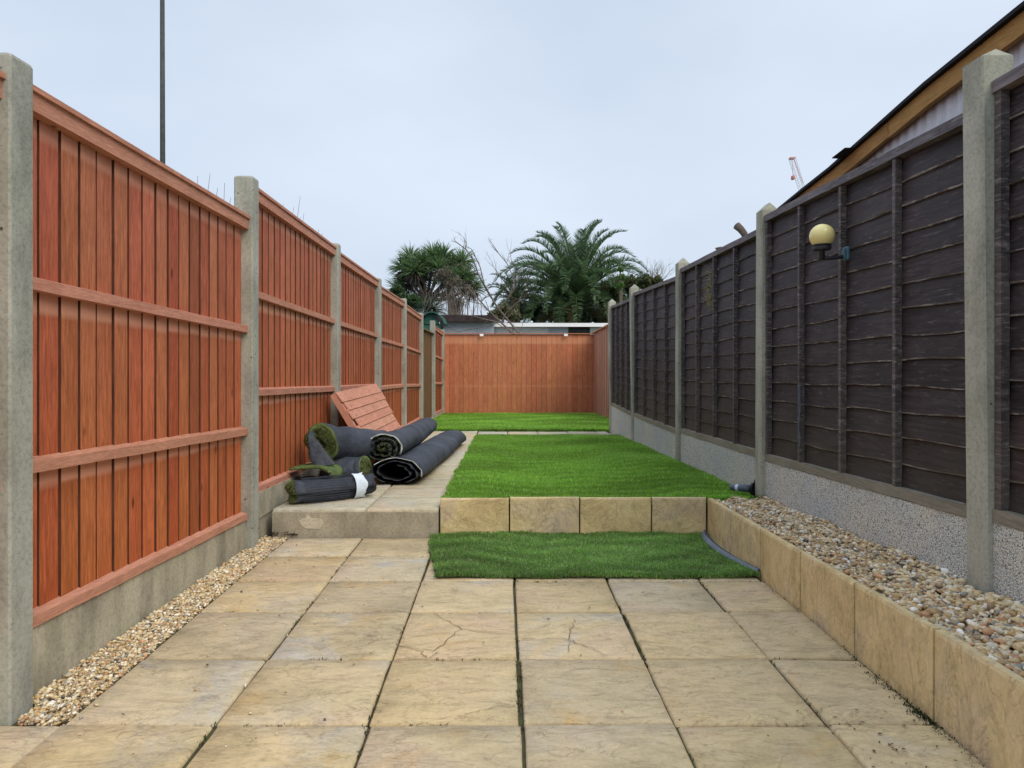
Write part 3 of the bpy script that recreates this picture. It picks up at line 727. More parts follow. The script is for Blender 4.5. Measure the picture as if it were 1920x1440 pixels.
for yy in (10.25,12.19,14.09):
    obj('post',post_mesh(2.035,2.11,yy-.004,yy+.004+.07*(yy<11),-.6,1.6,'flat'),M['conc_post'],sf)

# ------------------------------------------------------------------ right dark fence
rf=thing('fence','dark brown overlap panel fence with mossy concrete posts and pebbledash gravel boards on the right','fence',(1.52,5,0))
RP=[(.28,.38,1.93,(0,0)),(2.20,2.30,1.942,(.012,-.012)),(4.12,4.216,1.868,(-.006,.004)),(6.08,6.18,1.827,(0,0)),(8.26,8.36,1.832,(.02,-.015)),(10.0,10.1,1.808,(.02,-.012))]
for a,b,zt,ln in RP: obj('post',post_mesh(XR,XR+.1,a,b,-.6,zt,'ridge',ln),M['conc_post_r'],rf)
RPN=[(1.85,1.85,.53,.505),(1.80,1.824,.49,.42),(1.768,1.767,.423,.38),(1.72,1.765,.355,.346),(1.724,1.74,.339,.362)]
for i,(T0,T1,B0,B1) in enumerate(RPN):
    y0=RP[i][1]; y1=RP[i+1][0]; Tf=lambda y:T0+(T1-T0)*(y-y0)/(y1-y0); Bf=lambda y:B0+(B1-B0)*(y-y0)/(y1-y0)
    def bar(mb,xa,xb,ya,yb,za,zb,N=6,wv=.002):
        V=[]
        for k in range(N+1):
            yy=ya+(yb-ya)*k/N; e=mnoise.noise(Vector((k*1.3,ya*3,za(ya)*5)))*wv
            V+=[(xb,yy,za(yy)+e),(xa+e,yy,za(yy)+e),(xa+e,yy,zb(yy)+e),(xb,yy,zb(yy)+e)]
        mb.add(V,[(k*4+q,(k+1)*4+q,(k+1)*4+(q+1)%4,k*4+(q+1)%4) for k in range(N) for q in range(4)]+[(0,1,2,3),(N*4+3,N*4+2,N*4+1,N*4)])
    fr=MB(); bar(fr,1.492,1.56,y0,y1,lambda y:Tf(y)-.036,Tf,N=10,wv=.006)
    pn=obj('fence_panel',fr,M['top_rail'],rf)
    fr=MB(); bar(fr,1.494,1.55,y0,y1,Bf,lambda y:Bf(y)+.040,N=10,wv=.003); obj('bottom_rail',fr,M['grey_rail'],pn)
    for k in range(5):
        yc=y0+.018+(y1-y0-.036)*k/4; fr=MB(); hw=.014 if k in(0,4) else .011
        V=[];N=10
        for q in range(N+1):
            z=Bf(yc)+.041+(Tf(yc)-.037-Bf(yc)-.041)*q/N; e=mnoise.noise(Vector((q*.8,yc*4,1)))*.005
            V+=[(1.498+e*.3,yc-hw+e,z),(1.498+e*.3,yc+hw+e,z),(1.524,yc+hw+e,z),(1.524,yc-hw+e,z)]
        fr.add(V,[(a*4+b_,(a+1)*4+b_,(a+1)*4+(b_+1)%4,a*4+(b_+1)%4) for a in range(N) for b_ in range(4)]+[(0,1,2,3),(N*4+3,N*4+2,N*4+1,N*4)])
        obj('batten',fr,M['dark_batten'],pn)
    nb=13; N=16
    for k in range(nb):
        mb=MB(); V=[]; sd_=i*31+k
        for q in range(N+1):
            yy=y0+.004+(y1-y0-.008)*q/N; h0=Bf(yy)+.03; hh=(Tf(yy)-.03-h0)/nb
            wv=(mnoise.noise(Vector((yy*2.2,sd_*1.7,0)))*.013+mnoise.noise(Vector((yy*11,sd_*2.1,5)))*.0045)*(0 if k==0 else 1)*(1.0 if k<9 else .55)
            bul=mnoise.noise(Vector((yy*4,sd_,9)))*.006
            zb=h0+hh*k+wv; zt=h0+hh*(k+1)+.016
            V+=[(1.5235+bul*.4,yy,zb),(1.5215+bul,yy,zb+.0055),(1.534+bul*.3,yy,zt),(1.540,yy,zt),(1.534,yy,zb)]
        Fs=[];ms=[]
        for q in range(N):
            for s_ in range(5):
                a=q*5+s_;b_=q*5+(s_+1)%5; Fs.append((a,a+5,b_+5,b_)); ms.append(1 if s_==0 or s_==4 else 0)
        Fs+=[(0,1,2,3,4),(N*5+4,N*5+3,N*5+2,N*5+1,N*5)]; ms+=[0,0]
        mb.add(V,Fs); mb.m=ms
        obj('board',mb,[M['dark_board'],M['worn_edge']],pn)
    g=MB(); g.hexa([(1.497,y0,-.6),(1.545,y0,-.6),(1.545,y1,-.6),(1.497,y1,-.6),(1.497,y0,B0-.002),(1.545,y0,B0-.002),(1.545,y1,B1-.002),(1.497,y1,B1-.002)])
    obj('gravel_board',g,M['pebbledash'],rf)

# ------------------------------------------------------------------ globe lamp on the right fence
lp=thing('globe_lamp','small cream globe lamp on a dark bracket, fixed to the dark right fence','lamp',(1.49,3.13,1.44))
gc=np.array([1.385,3.13,1.536]); R=.0525
g=MB(); g.lathe(gc,[(R*math.cos(a),R*math.sin(a)) for a in np.linspace(-.95,math.pi/2-.001,14)],28); obj('globe',g,M['globe'],lp,smooth=True)
g=MB(); g.lathe(gc,[(.0,-.046),(.030,-.046),(.038,-.042),(.0385,-.034),(.030,-.033)],24); g.lathe(gc,[(.036,-.060),(.038,-.052),(.038,-.046),(.02,-.046)],24)
g.lathe(gc,[(.0,-.105),(.012,-.103),(.011,-.062),(.030,-.058),(.036,-.052)],20); obj('lamp_holder',g,M['lampblack'],lp,smooth=True)
g=MB(); g.tube([gc+np.array(q) for q in ((0,0,-.094),(.03,0,-.097),(.07,0,-.092),(.106,0,-.088))],[.009,.0085,.0085,.009],10); obj('arm',g,M['lampblack'],lp,smooth=True)
g=MB(); g.bbox(1.483,1.497,3.105,3.155,1.43,1.49,.005); g.bbox(1.474,1.485,3.115,3.145,1.437,1.48,.004); obj('wall_plate',g,M['lampblue'],lp)
# cord hanging on the fence
g=MB(); cp=[at(px,py,3.62) for px,py in ((1497,718),(1492,735),(1494,755),(1502,752),(1508,735),(1513,722),(1515,735),(1508,760),(1500,785),(1494,805),(1486,822),(1478,836))]
g.tube([(1.488+.004*math.sin(i*2),p[1],p[2]) for i,p in enumerate(cp)],.0022,5); obj('cord',g,M['cord'],label='thin pale blue cord looped and hanging down the dark right fence',cat='cord')

# small blue fitting lying at the foot of the second right post
t_=thing('spotlight','small slate blue cylindrical fitting with a black flared end lying by the concrete post foot','spotlight',(1.42,4.26,.2))
a=np.array([1.365,4.33,.232]); b=np.array([1.452,4.24,.238]); g=MB(); g.tube([a,a+(b-a)*.1,a+(b-a)*.5,b],[.014,.019,.020,.022],14); obj('body',g,simple('slate blue plastic',(.10,.12,.17),.4,.2),t_,smooth=True)
g=MB(); g.tube([a+(b-a)*.3,a+(b-a)*.45],[.0205,.0207],14); obj('band',g,M['label_white'],t_,smooth=True)
g=MB(); g.tube([b,b+(b-a)*.12,b+(b-a)*.22],[.022,.036,.040],16); g.hexa([(1.470,4.222,.205),(1.486,4.215,.205),(1.486,4.228,.205),(1.470,4.235,.205),(1.472,4.222,.292),(1.476,4.220,.292),(1.476,4.228,.292),(1.472,4.230,.292)]); obj('flared_end',g,M['black'],t_,smooth=False)

# ------------------------------------------------------------------ turf rolls
def roll(name,label,A,B,ra,rb_,rz,turns,th=.012,mats=None,NA=14,tape=False,group='rolls of old artificial grass on the path',inner_r=.25,seed=1,tuft=True,sag=0.0,start=0.0,cat='turf roll',tuft_h=.022,taper=None):
    "sheet wound in a spiral, backing outside and grass inside; A,B axis ends; ra/rb_ radii; rz vertical squash"
    A=np.array(A,float);B=np.array(B,float);ax=(B-A);Ln=np.linalg.norm(ax);ax/=Ln
    side=np.cross(ax,[0,0,1]); side/=np.linalg.norm(side); up=np.cross(side,ax)
    t_=thing(name,label,cat,tuple((A+B)/2-np.array([0,0,rz*(ra+rb_)/2])),group)
    NT=int(26*turns); V=[]
    def pt(s,u,off):
        th_=start+s*turns*2*math.pi; R0=(ra+(rb_-ra)*u)
        r=R0*(1-(1-inner_r)*s**1.2)-off
        r*=1+(.09+.30*s)*mnoise.noise(Vector((math.cos(th_)*1.3+seed,math.sin(th_)*1.3,u*4)))+.03*mnoise.noise(Vector((math.cos(th_)*4+seed,math.sin(th_)*4,u*11)))
        c,sn=math.cos(th_),math.sin(th_)
        z=sn*r*rz
        if sn<0: z=-min(-z,R0*rz*(.93-sag))
        endw=(.016*math.sin(th_*9) if tape else .012*math.sin(th_*3+seed))+.01*mnoise.noise(Vector((s*9,seed,u)))
        l=u*Ln+(endw if u in(0.0,1.0) else 0)
        dip=-.012*math.sin(u*math.pi)
        return A+ax*l+side*(c*r)+up*(z+dip)
    us=[k/NA for k in range(NA+1)]; K=len(us)
    g=MB()
    for off in (0,th):
        for i in range(NT+1):
            for u in us: V.append(pt(i/NT,u,off))
    Fs=[];ms=[]; O=(NT+1)*K
    for i in range(NT):
        for k in range(K-1):
            a=i*K+k; Fs.append((a,a+1,a+K+1,a+K)); ms.append(0)
            Fs.append((O+a,O+a+K,O+a+K+1,O+a+1)); ms.append(1)
        a=i*K; e_=2 if (not tape or (i/NT<tape)) else 0
        Fs.append((a,a+K,O+a+K,O+a)); ms.append(e_); a=i*K+K-1; Fs.append((a,O+a,O+a+K,a+K)); ms.append(0 if tape else 2)
    for k in range(K-1): Fs.append((k,O+k,O+k+1,k+1)); ms.append(0 if tape else 2); a=NT*K+k; Fs.append((a,a+1,O+a+1,O+a)); ms.append(0)
    g.add(V,Fs); g.m=ms
    obj('backing_sheet',g,[M['backing'],M['black'] if tape else M['roll_grass'],M['edge_tape'] if tape else M['roll_grass']],t_,smooth=True)
    if tuft:
        P=[];D=[]
        for i in range(NT+1):
            for e in (0.0,1.0):
                for q in range(tuft if tuft is not True else 10):
                    s=min(1,max(0,(i+random.random())/NT)); p=pt(s,e,th*.8); inn=(A if e==0 else B)-p; inn/=np.linalg.norm(inn)+1e-6
                    P.append(p); D.append(inn*.8+(-ax if e==0 else ax)*random.uniform(.2,1.0)+rng.normal(0,.3,3))
        fuzz(t_,np.array(P),np.array(D),tuft_h)
    return t_
def fuzz(parent,P,D,h,cols=((.12,.17,.05),(.19,.23,.08),(.34,.33,.18),(.09,.13,.04))):
    D=D/np.linalg.norm(D,axis=1,keepdims=True); n=len(P); s=np.cross(D,rng.normal(size=(n,3))); s/=np.linalg.norm(s,axis=1,keepdims=True)
    H=(h*rng.uniform(.5,1.3,n))[:,None]; V=np.stack([P-s*.0016,P+s*.0016,P+D*H+rng.normal(0,.003,(n,3))],1).reshape(-1,3)
    Fs=np.arange(3*n).reshape(-1,3); C=np.array(cols)[rng.integers(0,len(cols),n)]
    npobj('grass_pile',V,Fs,M['grass'],parent=parent,kind='stuff',colr=np.repeat(C,3,0))
# front small roll with white label
rA=roll('turf_roll','small ribbed turf roll with a white label, nearest the step edge',(-1.235,4.20,.222),(-.835,4.53,.215),.080,.074,.95,2.3,seed=3,inner_r=.35,tuft=16,th=.014)
A=np.array((-1.235,4.20,.222));B=np.array((-.835,4.53,.215)); ax=(B-A)/np.linalg.norm(B-A); sd2=np.cross(ax,[0,0,1]);sd2/=np.linalg.norm(sd2);up2=np.cross(sd2,ax)
g=MB();V=[];N=18
for k,u in enumerate((.375,.395,.42,.445)):
    for i in range(N+1):
        th=-2.2+i/N*3.6; rr=.0835+(.003 if k in(0,3) else 0)+.004*math.sin(i*2.2+k*1.9)*(k>1); V.append(A+ax*(u+(.009*math.sin(i*.9+k)+.005*math.sin(i*2.9))*(k==3))+sd2*(rr*math.cos(th))+up2*(rr*math.sin(th)*.96))
g.add(V,[(k*(N+1)+i,k*(N+1)+i+1,(k+1)*(N+1)+i+1,(k+1)*(N+1)+i) for k in range(3) for i in range(N)]); obj('label_wrap',g,M['label_white'],rA,smooth=True)
# ribs round the small roll
g=MB()
for i in range(20):
    th=i/20*math.pi*1.25-2.1
    g.tube([A+ax*u+sd2*(.0815*math.cos(th))+up2*(.077*math.sin(th)) for u in np.linspace(.05,.33,6)],.0016,4)
obj('ribs',g,M['backing'],rA,kind='stuff')
# big curled roll with hanging flap
rB=roll('turf_roll','big loosely curled turf roll with its grass side showing and a flap hanging down',(-1.21,4.74,.455),(-.93,5.42,.37),.150,.125,.95,1.6,seed=9,inner_r=.55,tuft=46,th=.034,start=4.5,tuft_h=.028)
def ribbon(parent,name,C,W,th,mats,fz=True,n=14):
    "sheet through centre points C with half-width vectors W; top side grass"
    C=[np.array(c,float) for c in C]; V=[];g=MB();K=5
    from mathutils.geometry import interpolate_bezier
    Q=[];WW=[]
    for i in range(len(C)-1):
        p0=C[max(i-1,0)];p1=C[i];p2=C[i+1];p3=C[min(i+2,len(C)-1)]
        for t in np.linspace(0,1,n//2,endpoint=False):
            Q.append(.5*((2*p1)+(-p0+p2)*t+(2*p0-5*p1+4*p2-p3)*t*t+(-p0+3*p1-3*p2+p3)*t**3)); WW.append(np.array(W[i])*(1-t)+np.array(W[i+1])*t)
    Q.append(C[-1]);WW.append(np.array(W[-1])); m=len(Q); nor=[]
    for i in range(m):
        d=Q[min(i+1,m-1)]-Q[max(i-1,0)]; nn=np.cross(d,WW[i]); nn/=np.linalg.norm(nn)+1e-9; nor.append(nn)
    for s_ in (0,1):
        for i in range(m):
            for k in range(K+1):
                u=k/K*2-1; V.append(Q[i]+WW[i]*u+nor[i]*(th*s_)+nor[i]*.004*math.sin(u*5+i*.7))
    O=m*(K+1); Fs=[];ms=[]
    for i in range(m-1):
        for k in range(K):
            a=i*(K+1)+k; Fs+=[(a,a+1,a+K+2,a+K+1),(O+a,O+a+K+1,O+a+K+2,O+a+1)]; ms+=[0,1]
        a=i*(K+1); Fs+=[(a,a+K+1,O+a+K+1,O+a),(a+K,O+a+K,O+a+2*K+1,a+2*K+1)]; ms+=[1,1]
    g.add(V,Fs);g.m=ms; obj(name,g,[M['backing'],M['roll_grass']],parent,smooth=True)
    if fz:
        P=[];D=[]
        for i in range(m):
            for q in range(34):
                u=random.choice((-1,1))*(1-.12*random.random()**2) if q<20 else random.uniform(-1,1); P.append(Q[i]+WW[i]*u+nor[i]*th); D.append(nor[i]+WW[i]/np.linalg.norm(WW[i])*u*1.1+rng.normal(0,.3,3))
        fuzz(parent,np.array(P),np.array(D),.020)
ribbon(rB,'hanging_flap',[(-1.245,4.70,.53),(-1.235,4.64,.505),(-1.205,4.61,.44),(-1.17,4.59,.37),(-1.13,4.58,.325)],[(.010,.01,-.006),(.018,.01,-.01),(.040,.01,.005),(.058,.01,.01),(.062,.01,.01)],-.014,None)
t_=thing('turf_piece','folded turf offcut with grassy top lying under the curled roll','turf offcut',(-1.2,4.6,.13))
ribbon(t_,'folded_sheet',[(-1.33,4.62,.235),(-1.2,4.60,.235),(-1.10,4.585,.235),(-1.06,4.58,.268),(-1.10,4.585,.305),(-1.2,4.60,.315),(-1.335,4.62,.30)],[(.01,.10,0)]*7,-.014,None)
g=MB(); g.bbox(-1.315,-1.07,4.51,4.70,.135,.235,.03); obj('bottom_layer',g,M['backing'],t_)
rC=roll('turf_roll','short turf roll with a ragged grassy right end, tucked under the curled roll',(-1.20,4.86,.262),(-.925,4.80,.255),.125,.118,.98,2.2,seed=14,inner_r=.2,tuft=40,th=.024,start=4.2,tuft_h=.035)
# two long flattened rolls running down the path, and one behind
rD=roll('turf_roll','long black turf roll with pale scalloped near end, lying on top of the pair',(-.85,5.08,.372),(-.86,8.05,.262),.145,.122,.78,3.2,seed=22,NA=26,tape=.15,inner_r=.12,tuft=7,sag=.1,th=.012,start=-.5)
rE=roll('turf_roll','long flattened black turf roll with open near end, nearest the middle lawn',(-.745,4.98,.222),(-.585,8.15,.118),.188,.165,.54,2.3,seed=31,NA=26,tape=.20,inner_r=.45,tuft=0,sag=.22,th=.009,start=-.35)
rF=roll('turf_roll','dark turf roll mostly hidden between the leaning boards and long rolls',(-1.08,5.9,.205),(-1.07,8.3,.14),.105,.10,.95,1.8,seed=41,NA=12,inner_r=.4,tuft=6)
# leaning offcut of lapped boards
lo=thing('board_panel','pink offcut panel of lapped boards leaning on the red fence behind turf rolls','wooden panel',(-1.1,6.4,.1))
T=np.array([(-1.292,5.52,.745),(-1.285,7.28,.752)]); Bt=np.array([(-.97,5.46,.23),(-.98,7.20,.20)])
nrm=np.cross(T[1]-T[0],Bt[0]-T[0]); nrm/=np.linalg.norm(nrm); nrm*= (1 if nrm[0]>0 else -1)
rows=8
for i in range(rows):
    g=MB(); a=i/rows; b=min(1,(i+1)/rows+.03); l0=[.0,.03,.01,.055,.03,.06,.035,.07][i]; l1=1-[.03,.0,.015,.0,.02,.0,.01,.0][i]
    def q(u,v,off): 
        p=(T[0]*(1-u)+T[1]*u)*(1-v)+(Bt[0]*(1-u)+Bt[1]*u)*v; return p+nrm*off
    g.hexa([q(l0,a,.000),q(l1,a,.0),q(l1,b,.008),q(l0,b,.008),q(l0,a,.008),q(l1,a,.008),q(l1,b,.018),q(l0,b,.018)])
    obj('board',g,M['off_board'],lo)
for u in (.0,.5,.955):
    g=MB(); g.hexa([q(u,.0,-.045),q(u+.03,.0,-.045),q(u+.03,1,-.045),q(u,1,-.045),q(u,.0,-.002),q(u+.03,.0,-.002),q(u+.03,1,.004),q(u,1,.004)]); obj('batten',g,M['rail'],lo)

# ------------------------------------------------------------------ stub on the fence top, debris, weeds
g=MB(); g.tube([(1.53,4.52,1.74),(1.515,4.53,1.79),(1.50,4.555,1.825),(1.482,4.575,1.85)],[.018,.021,.023,.026],10); obj('branch_stub',g,M['bark'],smooth=True,label='short cut branch stub poking over the top of the dark right fence',cat='branch')
g=MB(); g.tube([(1.53,5.02,1.76),(1.52,5.03,1.778),(1.50,5.08,1.782)],[.009,.012,.008],7); obj('branch_stub',g,M['bark'],smooth=True,label='tiny twig stub on the right fence top, beyond the larger stub',cat='branch')
P=[];
def leafbits(name,pts,size,cols,label):
    V=[];Fs=[];C=[]
    for i,(x_,y_,z_) in enumerate(pts):
        a=random.uniform(0,6.28); s=size*random.uniform(.5,1.3); c=random.choice(cols)
        d=np.array([math.cos(a),math.sin(a),0]); e=np.array([-d[1],d[0],0])*random.uniform(.3,.6); p=np.array([x_,y_,z_])
        b=len(V); V+=[p-d*s,p+e*s+[0,0,s*.25],p+d*s,p-e*s+[0,0,s*.2]]; Fs.append((b,b+1,b+2,b+3)); C+=[c]*4
    npobj(name,V,Fs,M['leaf'],kind='stuff',colr=np.array(C),label=label,cat='leaf litter')
pts=[((px-CX)/(py-CY),F/(py-CY),.008) for px,py in [(792,1046),(715,1052),(745,1078),(770,1027),(800,1012),(742,1095),(1190,1152),(1182,1158),(1105,1143),(1155,1140),(1540,1335),(1555,1330),(690,1375),(150,1385),(230,1345),(1030,1330),(505,1233),(1395,1205),(1060,1095),(955,1090),(1440,1385),(250,1420),(480,1390)]]
pts+=[(random.uniform(.85,1.17),random.uniform(1.75,2.05),.006) for _ in range(26)]+[(random.uniform(-1.15,1.1),random.uniform(1.8,3.9),.006) for _ in range(30)]
leafbits('leaf_litter',pts,.007,[(.12,.05,.02),(.07,.045,.02),(.16,.10,.05)],'scattered crumbs of brown leaf litter on the patio slabs')
pts=[(random.uniform(-.3,1.05),random.uniform(3.35,4.05),.038) for _ in range(34)]+[(random.uniform(-.3,1.4),random.uniform(4.2,8.5),0) for _ in range(14)]
pts=[(a,b,(c if c else .218-.033*(b-4.15))) for a,b,c in pts]
leafbits('leaf_litter',pts,.006,[(.42,.38,.24),(.20,.14,.06),(.55,.55,.48)],'pale dry leaf bits scattered on the artificial grass')
def weeds(name,P,h,label,cols,cat='weeds'):
    V,Fs,C=blades(np.array(P),h,.0016,1,cols,.9,3); npobj(name,V,Fs,M['grass'],kind='stuff',colr=C,label=label,cat=cat)
P=[(XW(y_)-.012-abs(random.gauss(0,.014)),y_,-.002) for y_ in list(rng.normal(2.0,.045,150))+list(rng.uniform(1.6,2.3,110))+list(rng.uniform(2.3,3.3,60))]
weeds('moss',P,.006,'dark moss and weeds along the foot of the right slab wall',[(.05,.07,.02),(.07,.06,.03),(.04,.05,.02)],'moss')
nP=150; Pd=np.stack([np.full(nP,1.518),5.28+rng.normal(0,.045,nP),np.interp(rng.random(nP),[0,1],[1.36,1.66])],1)
dd=np.stack([-rng.uniform(.05,.5,nP),rng.normal(0,1,nP),rng.normal(-.1,.6,nP)],1)
t_=thing('dried_climber','wisps of straw coloured dried climber caught on the upper middle of the third dark panel','dried plant',(1.518,5.28,1.36))
fuzz(t_,Pd,dd,.075,((.50,.44,.22),(.38,.33,.15),(.30,.30,.12)))
P=[(1.455+random.gauss(0,.018),4.09+random.gauss(0,.02),.20) for _ in range(90)]
weeds('weed',P,.028,'small green weed tuft at the foot of the second right concrete post',[(.10,.20,.04),(.07,.15,.03)],'weed')
P=[]
for xj in colx[1:]:
    for _ in range(170):
        yj=random.uniform(1.75,4.0); 
        if mnoise.noise(Vector((xj*9,yj*3,2)))>.05: P.append((xj+random.gauss(0,.0035),yj,-.010))
for yj in rowy[1:6]:
    for _ in range(110):
        xj=random.uniform(-1.2,1.15)
        if mnoise.noise(Vector((xj*4,yj*7,2)))>.12: P.append((xj,yj+random.gauss(0,.003),-.010))
weeds('moss',P,.011,'moss and tiny weeds growing in the joints between the patio slabs',[(.06,.09,.02),(.09,.10,.04),(.05,.04,.02)],'moss')
P=[(XL(4)+.02+random.uniform(0,.14),4.045+random.uniform(-.02,.015),.0) for _ in range(60)]
leafbits('leaf_litter',[(a,b,.012+random.uniform(0,.02)) for a,b,c in P],.010,[(.07,.03,.02),(.12,.06,.03),(.04,.02,.015)],'dark red dead leaves caught in the gravel beside the step')

# ------------------------------------------------------------------ pole and twigs on the left
g=MB(); p0=at(305,300,15); g.tube([(p0[0],15,-.62),(p0[0],15,4.9),(p0[0]-.01,15,9.5)],[.062,.052,.044],12); 
t_=thing('lamp_post','tall thin dark pole rising beyond the red fence on the left','pole',(p0[0],15,-.62)); obj('pole',g,M['pole'],t_,smooth=True)
g=MB(); g.tube([(p0[0]-.01,15,9.5),(p0[0]-.01,14.9,9.75),(p0[0]-.01,14.2,9.85)],[.04,.035,.03],8); obj('lamp_arm',g,M['pole'],t_)
def branchy(mb,p,d,L_,r,depth,spread=.5,kids=3,up=.1,nseg=4):
    pts=[np.array(p,float)];d=np.array(d,float);d/=np.linalg.norm(d)
    for i in range(nseg):
        d=d+rng.normal(0,.12,3)+np.array([0,0,up*.3]); d/=np.linalg.norm(d); pts.append(pts[-1]+d*L_/nseg)
    mb.tube(pts,list(np.linspace(r,r*.55,nseg+1)),4 if r<.02 else 6,cap=False)
    if depth>0:
        for k in range(kids):
            j=random.randint(1,nseg); dd=d+rng.normal(0,spread,3); branchy(mb,pts[j],dd,L_*random.uniform(.5,.75),r*.5,depth-1,spread,kids,up,nseg)
for lab,base,tips in (('bare thin twigs of a shrub showing above the first red fence panel',(-2.6,5.6,-.6),[(371,330),(394,325),(421,343),(433,370),(408,352)]),
                  ('bare thin twigs of a shrub showing above the second red fence panel',(-2.4,7.2,-.6),[(551,388),(563,368),(570,400),(587,428),(531,382),(604,438),(598,430)])):
    t_=thing('shrub',lab,'shrub',base); g=MB(); b0=np.array(base)
    for px,py in tips:
        tp=at(px,py,base[1]+random.uniform(-.1,.1)); m1=b0*.6+tp*.4+rng.normal(0,.04,3); m2=b0*.2+tp*.8+rng.normal(0,.02,3)
        g.tube([b0,m1,m2,tp],[.011,.007,.0035,.0015],4); 
        for q in range(3): g.tube([m2,m2*.4+tp*.6+rng.normal(0,.04,3)],[.002,.001],3)
    obj('stems',g,M['twig'],t_)

# ------------------------------------------------------------------ lean-to roof beyond the right fence
sh=thing('lean_to','neighbour lean-to roof with yellow timber fascia and ribbed sheet beyond the dark right fence','lean-to',(3.0,3.2,-.6))
zt=lambda y:float(np.interp(y,[0.4,2.77,3.39,4.38,4.77,5.6],[2.52,2.36,2.305,2.17,2.135,2.05]))
ys=[.4,1.6,2.77,3.39,3.745,4.38,4.77,5.6]
def strip(name,m,xa,xb,ya,yb,lo,hi,par,lab=None):
    pts=[y for y in ys if ya<y<yb]; pts=[ya]+pts+[yb]; g=MB();V=[]
    for y in pts: V+=[(xb,y,lo(y)),(xa,y,lo(y)),(xa,y,hi(y)),(xb,y,hi(y))]
    n=len(pts)-1; g.add(V,[(k*4+q,(k+1)*4+q,(k+1)*4+(q+1)%4,k*4+(q+1)%4) for k in range(n) for q in range(4)]+[(0,1,2,3),(n*4+3,n*4+2,n*4+1,n*4)]); return obj(name,g,m,par,label=lab)
strip('roof',M['felt'],1.975,5.2,.4,5.6,lambda y:zt(y)-.018,zt,sh)
strip('fascia_board',M['fascia'],2.0,2.025,3.748,5.5,lambda y:zt(y)-.10,lambda y:zt(y)-.019,sh)
strip('fascia_board',M['fascia'],2.0,2.025,.4,3.742,lambda y:zt(y)-.105,lambda y:zt(y)-.019,sh)
g=MB(); V=[];N=260
for i in range(N+1):
    y=.4+5.1*i/N; x_=2.045+(.008 if (i//2)%2 else 0); V+=[(x_,y,-.6),(x_,y,zt(y)-.05)]
g.add(V,[(2*i,2*i+1,2*i+3,2*i+2) for i in range(N)]); obj('ribbed_wall',g,M['polycarb'],sh)
g=MB(); g.box(5.1,5.2,.45,5.5,-.6,2.0); g.box(2.06,5.1,5.45,5.5,-.6,2.03); obj('wall',g,M['bluewhite'],sh)
g=MB(); g.hexa([(1.935,4.08,2.196),(1.98,4.08,2.196),(1.98,4.22,2.176),(1.925,4.22,2.178),(1.935,4.08,2.201),(1.98,4.08,2.201),(1.98,4.22,2.181),(1.925,4.22,2.183)]); obj('felt_flap',g,M['felt'],sh)

# ------------------------------------------------------------------ crane
cr_=thing('crane','distant tower crane with a red and white lattice jib above the right fence','crane',tuple([at(1520,400,300)[0],300,-.62]))
def lattice(name,m,P,Q,w_,n,par,r=.09):
    P=np.array(P,float);Q=np.array(Q,float);d=(Q-P)/np.linalg.norm(Q-P); s=np.cross(d,[0,1,0]); s/=np.linalg.norm(s); b=np.cross(d,s); g=MB()
    cs=[s*w_/2+b*w_/2,s*w_/2-b*w_/2,-s*w_/2-b*w_/2,-s*w_/2+b*w_/2]
    for c in cs: g.tube([P+c,Q+c],r,4)
    for i in range(n):
        a=P+(Q-P)*i/n; e=P+(Q-P)*(i+1)/n
        for k in range(4): g.tube([a+cs[k],e+cs[(k+1)%4]],r*.7,3)
    return obj(name,g,m,par)
tp=at(1485,296,300); bt=at(1523,415,300); lattice('jib',M['crane_white'],bt,tp,2.0,22,cr_,.085)
lattice('mast',M['crane_white'],(bt[0]+1,300,-.62),(bt[0]+1,300,bt[2]+3),2.0,20,cr_)
g=MB(); q=at(1487,333,300); g.bbox(q[0]-.6,q[0]+.6,299,301,q[2]-.8,q[2]+.8,.2); g.tube([tp,q],.08,4); obj('hook_block',g,M['crane_red'],cr_)
g=MB(); g.tube([tp+[1.0,0,-1],tp*.6+bt*.4+[1.1,0,0]],.12,4); g.bbox(tp[0]-1.1,tp[0]+1.1,299,301,tp[2]-.6,tp[2]+.2,.2); obj('jib_head',g,M['crane_red'],cr_)

# ------------------------------------------------------------------ far buildings
wb=thing('outbuilding','low white flat roofed outbuilding behind the back fence','outbuilding',(1.3,21,-.6))
xa,xb=at(918,0,20)[0],at(1128,0,20)[0]
g=MB(); x1=at(1066,0,20)[0]; x2=at(1108,0,20)[0]
g.box(xa+.1,x1,20.1,23,-.6,1.95); g.box(x2,xb+.3,20.1,23,-.6,1.95); g.box(x1,x2,20.1,23,1.93,1.95); g.box(x1,x2,20.1,23,-.6,.9); obj('wall',g,M['white_paint'],wb)
g=MB(); g.box(x1,x2,20.3,20.34,.9,1.93); obj('window',g,M['window_dark'],wb)
g=MB(); g.box(x1-.55,x1-.01,20.06,20.098,1.0,1.86); obj('door_panel',g,M['bluewhite'],wb)
g=MB(); g.hexa([(xa-.15,19.8,1.955),(xb+.35,19.8,1.90),(xb+.35,23.1,1.97),(xa-.15,23.1,1.97),(xa-.15,19.8,2.02),(xb+.35,19.8,2.0),(xb+.35,23.1,2.04),(xa-.15,23.1,2.04)]); rr=obj('roof',g,M['grey_roof'],wb)
g=MB(); g.box(xa-.15,xb+.35,19.77,19.798,1.90,2.0); obj('gutter_board',g,M['white_paint'],rr)
db=thing('shed','shed with dark overgrown flat roof and pale wall behind the back fence, left','shed',(-.9,19.5,-.6))
xa,xb=at(824,0,19)[0],at(925,0,19)[0]
g=MB(); g.box(xa,xb,19.1,21,-.6,2.02); obj('wall',g,M['bluewhite'],db)
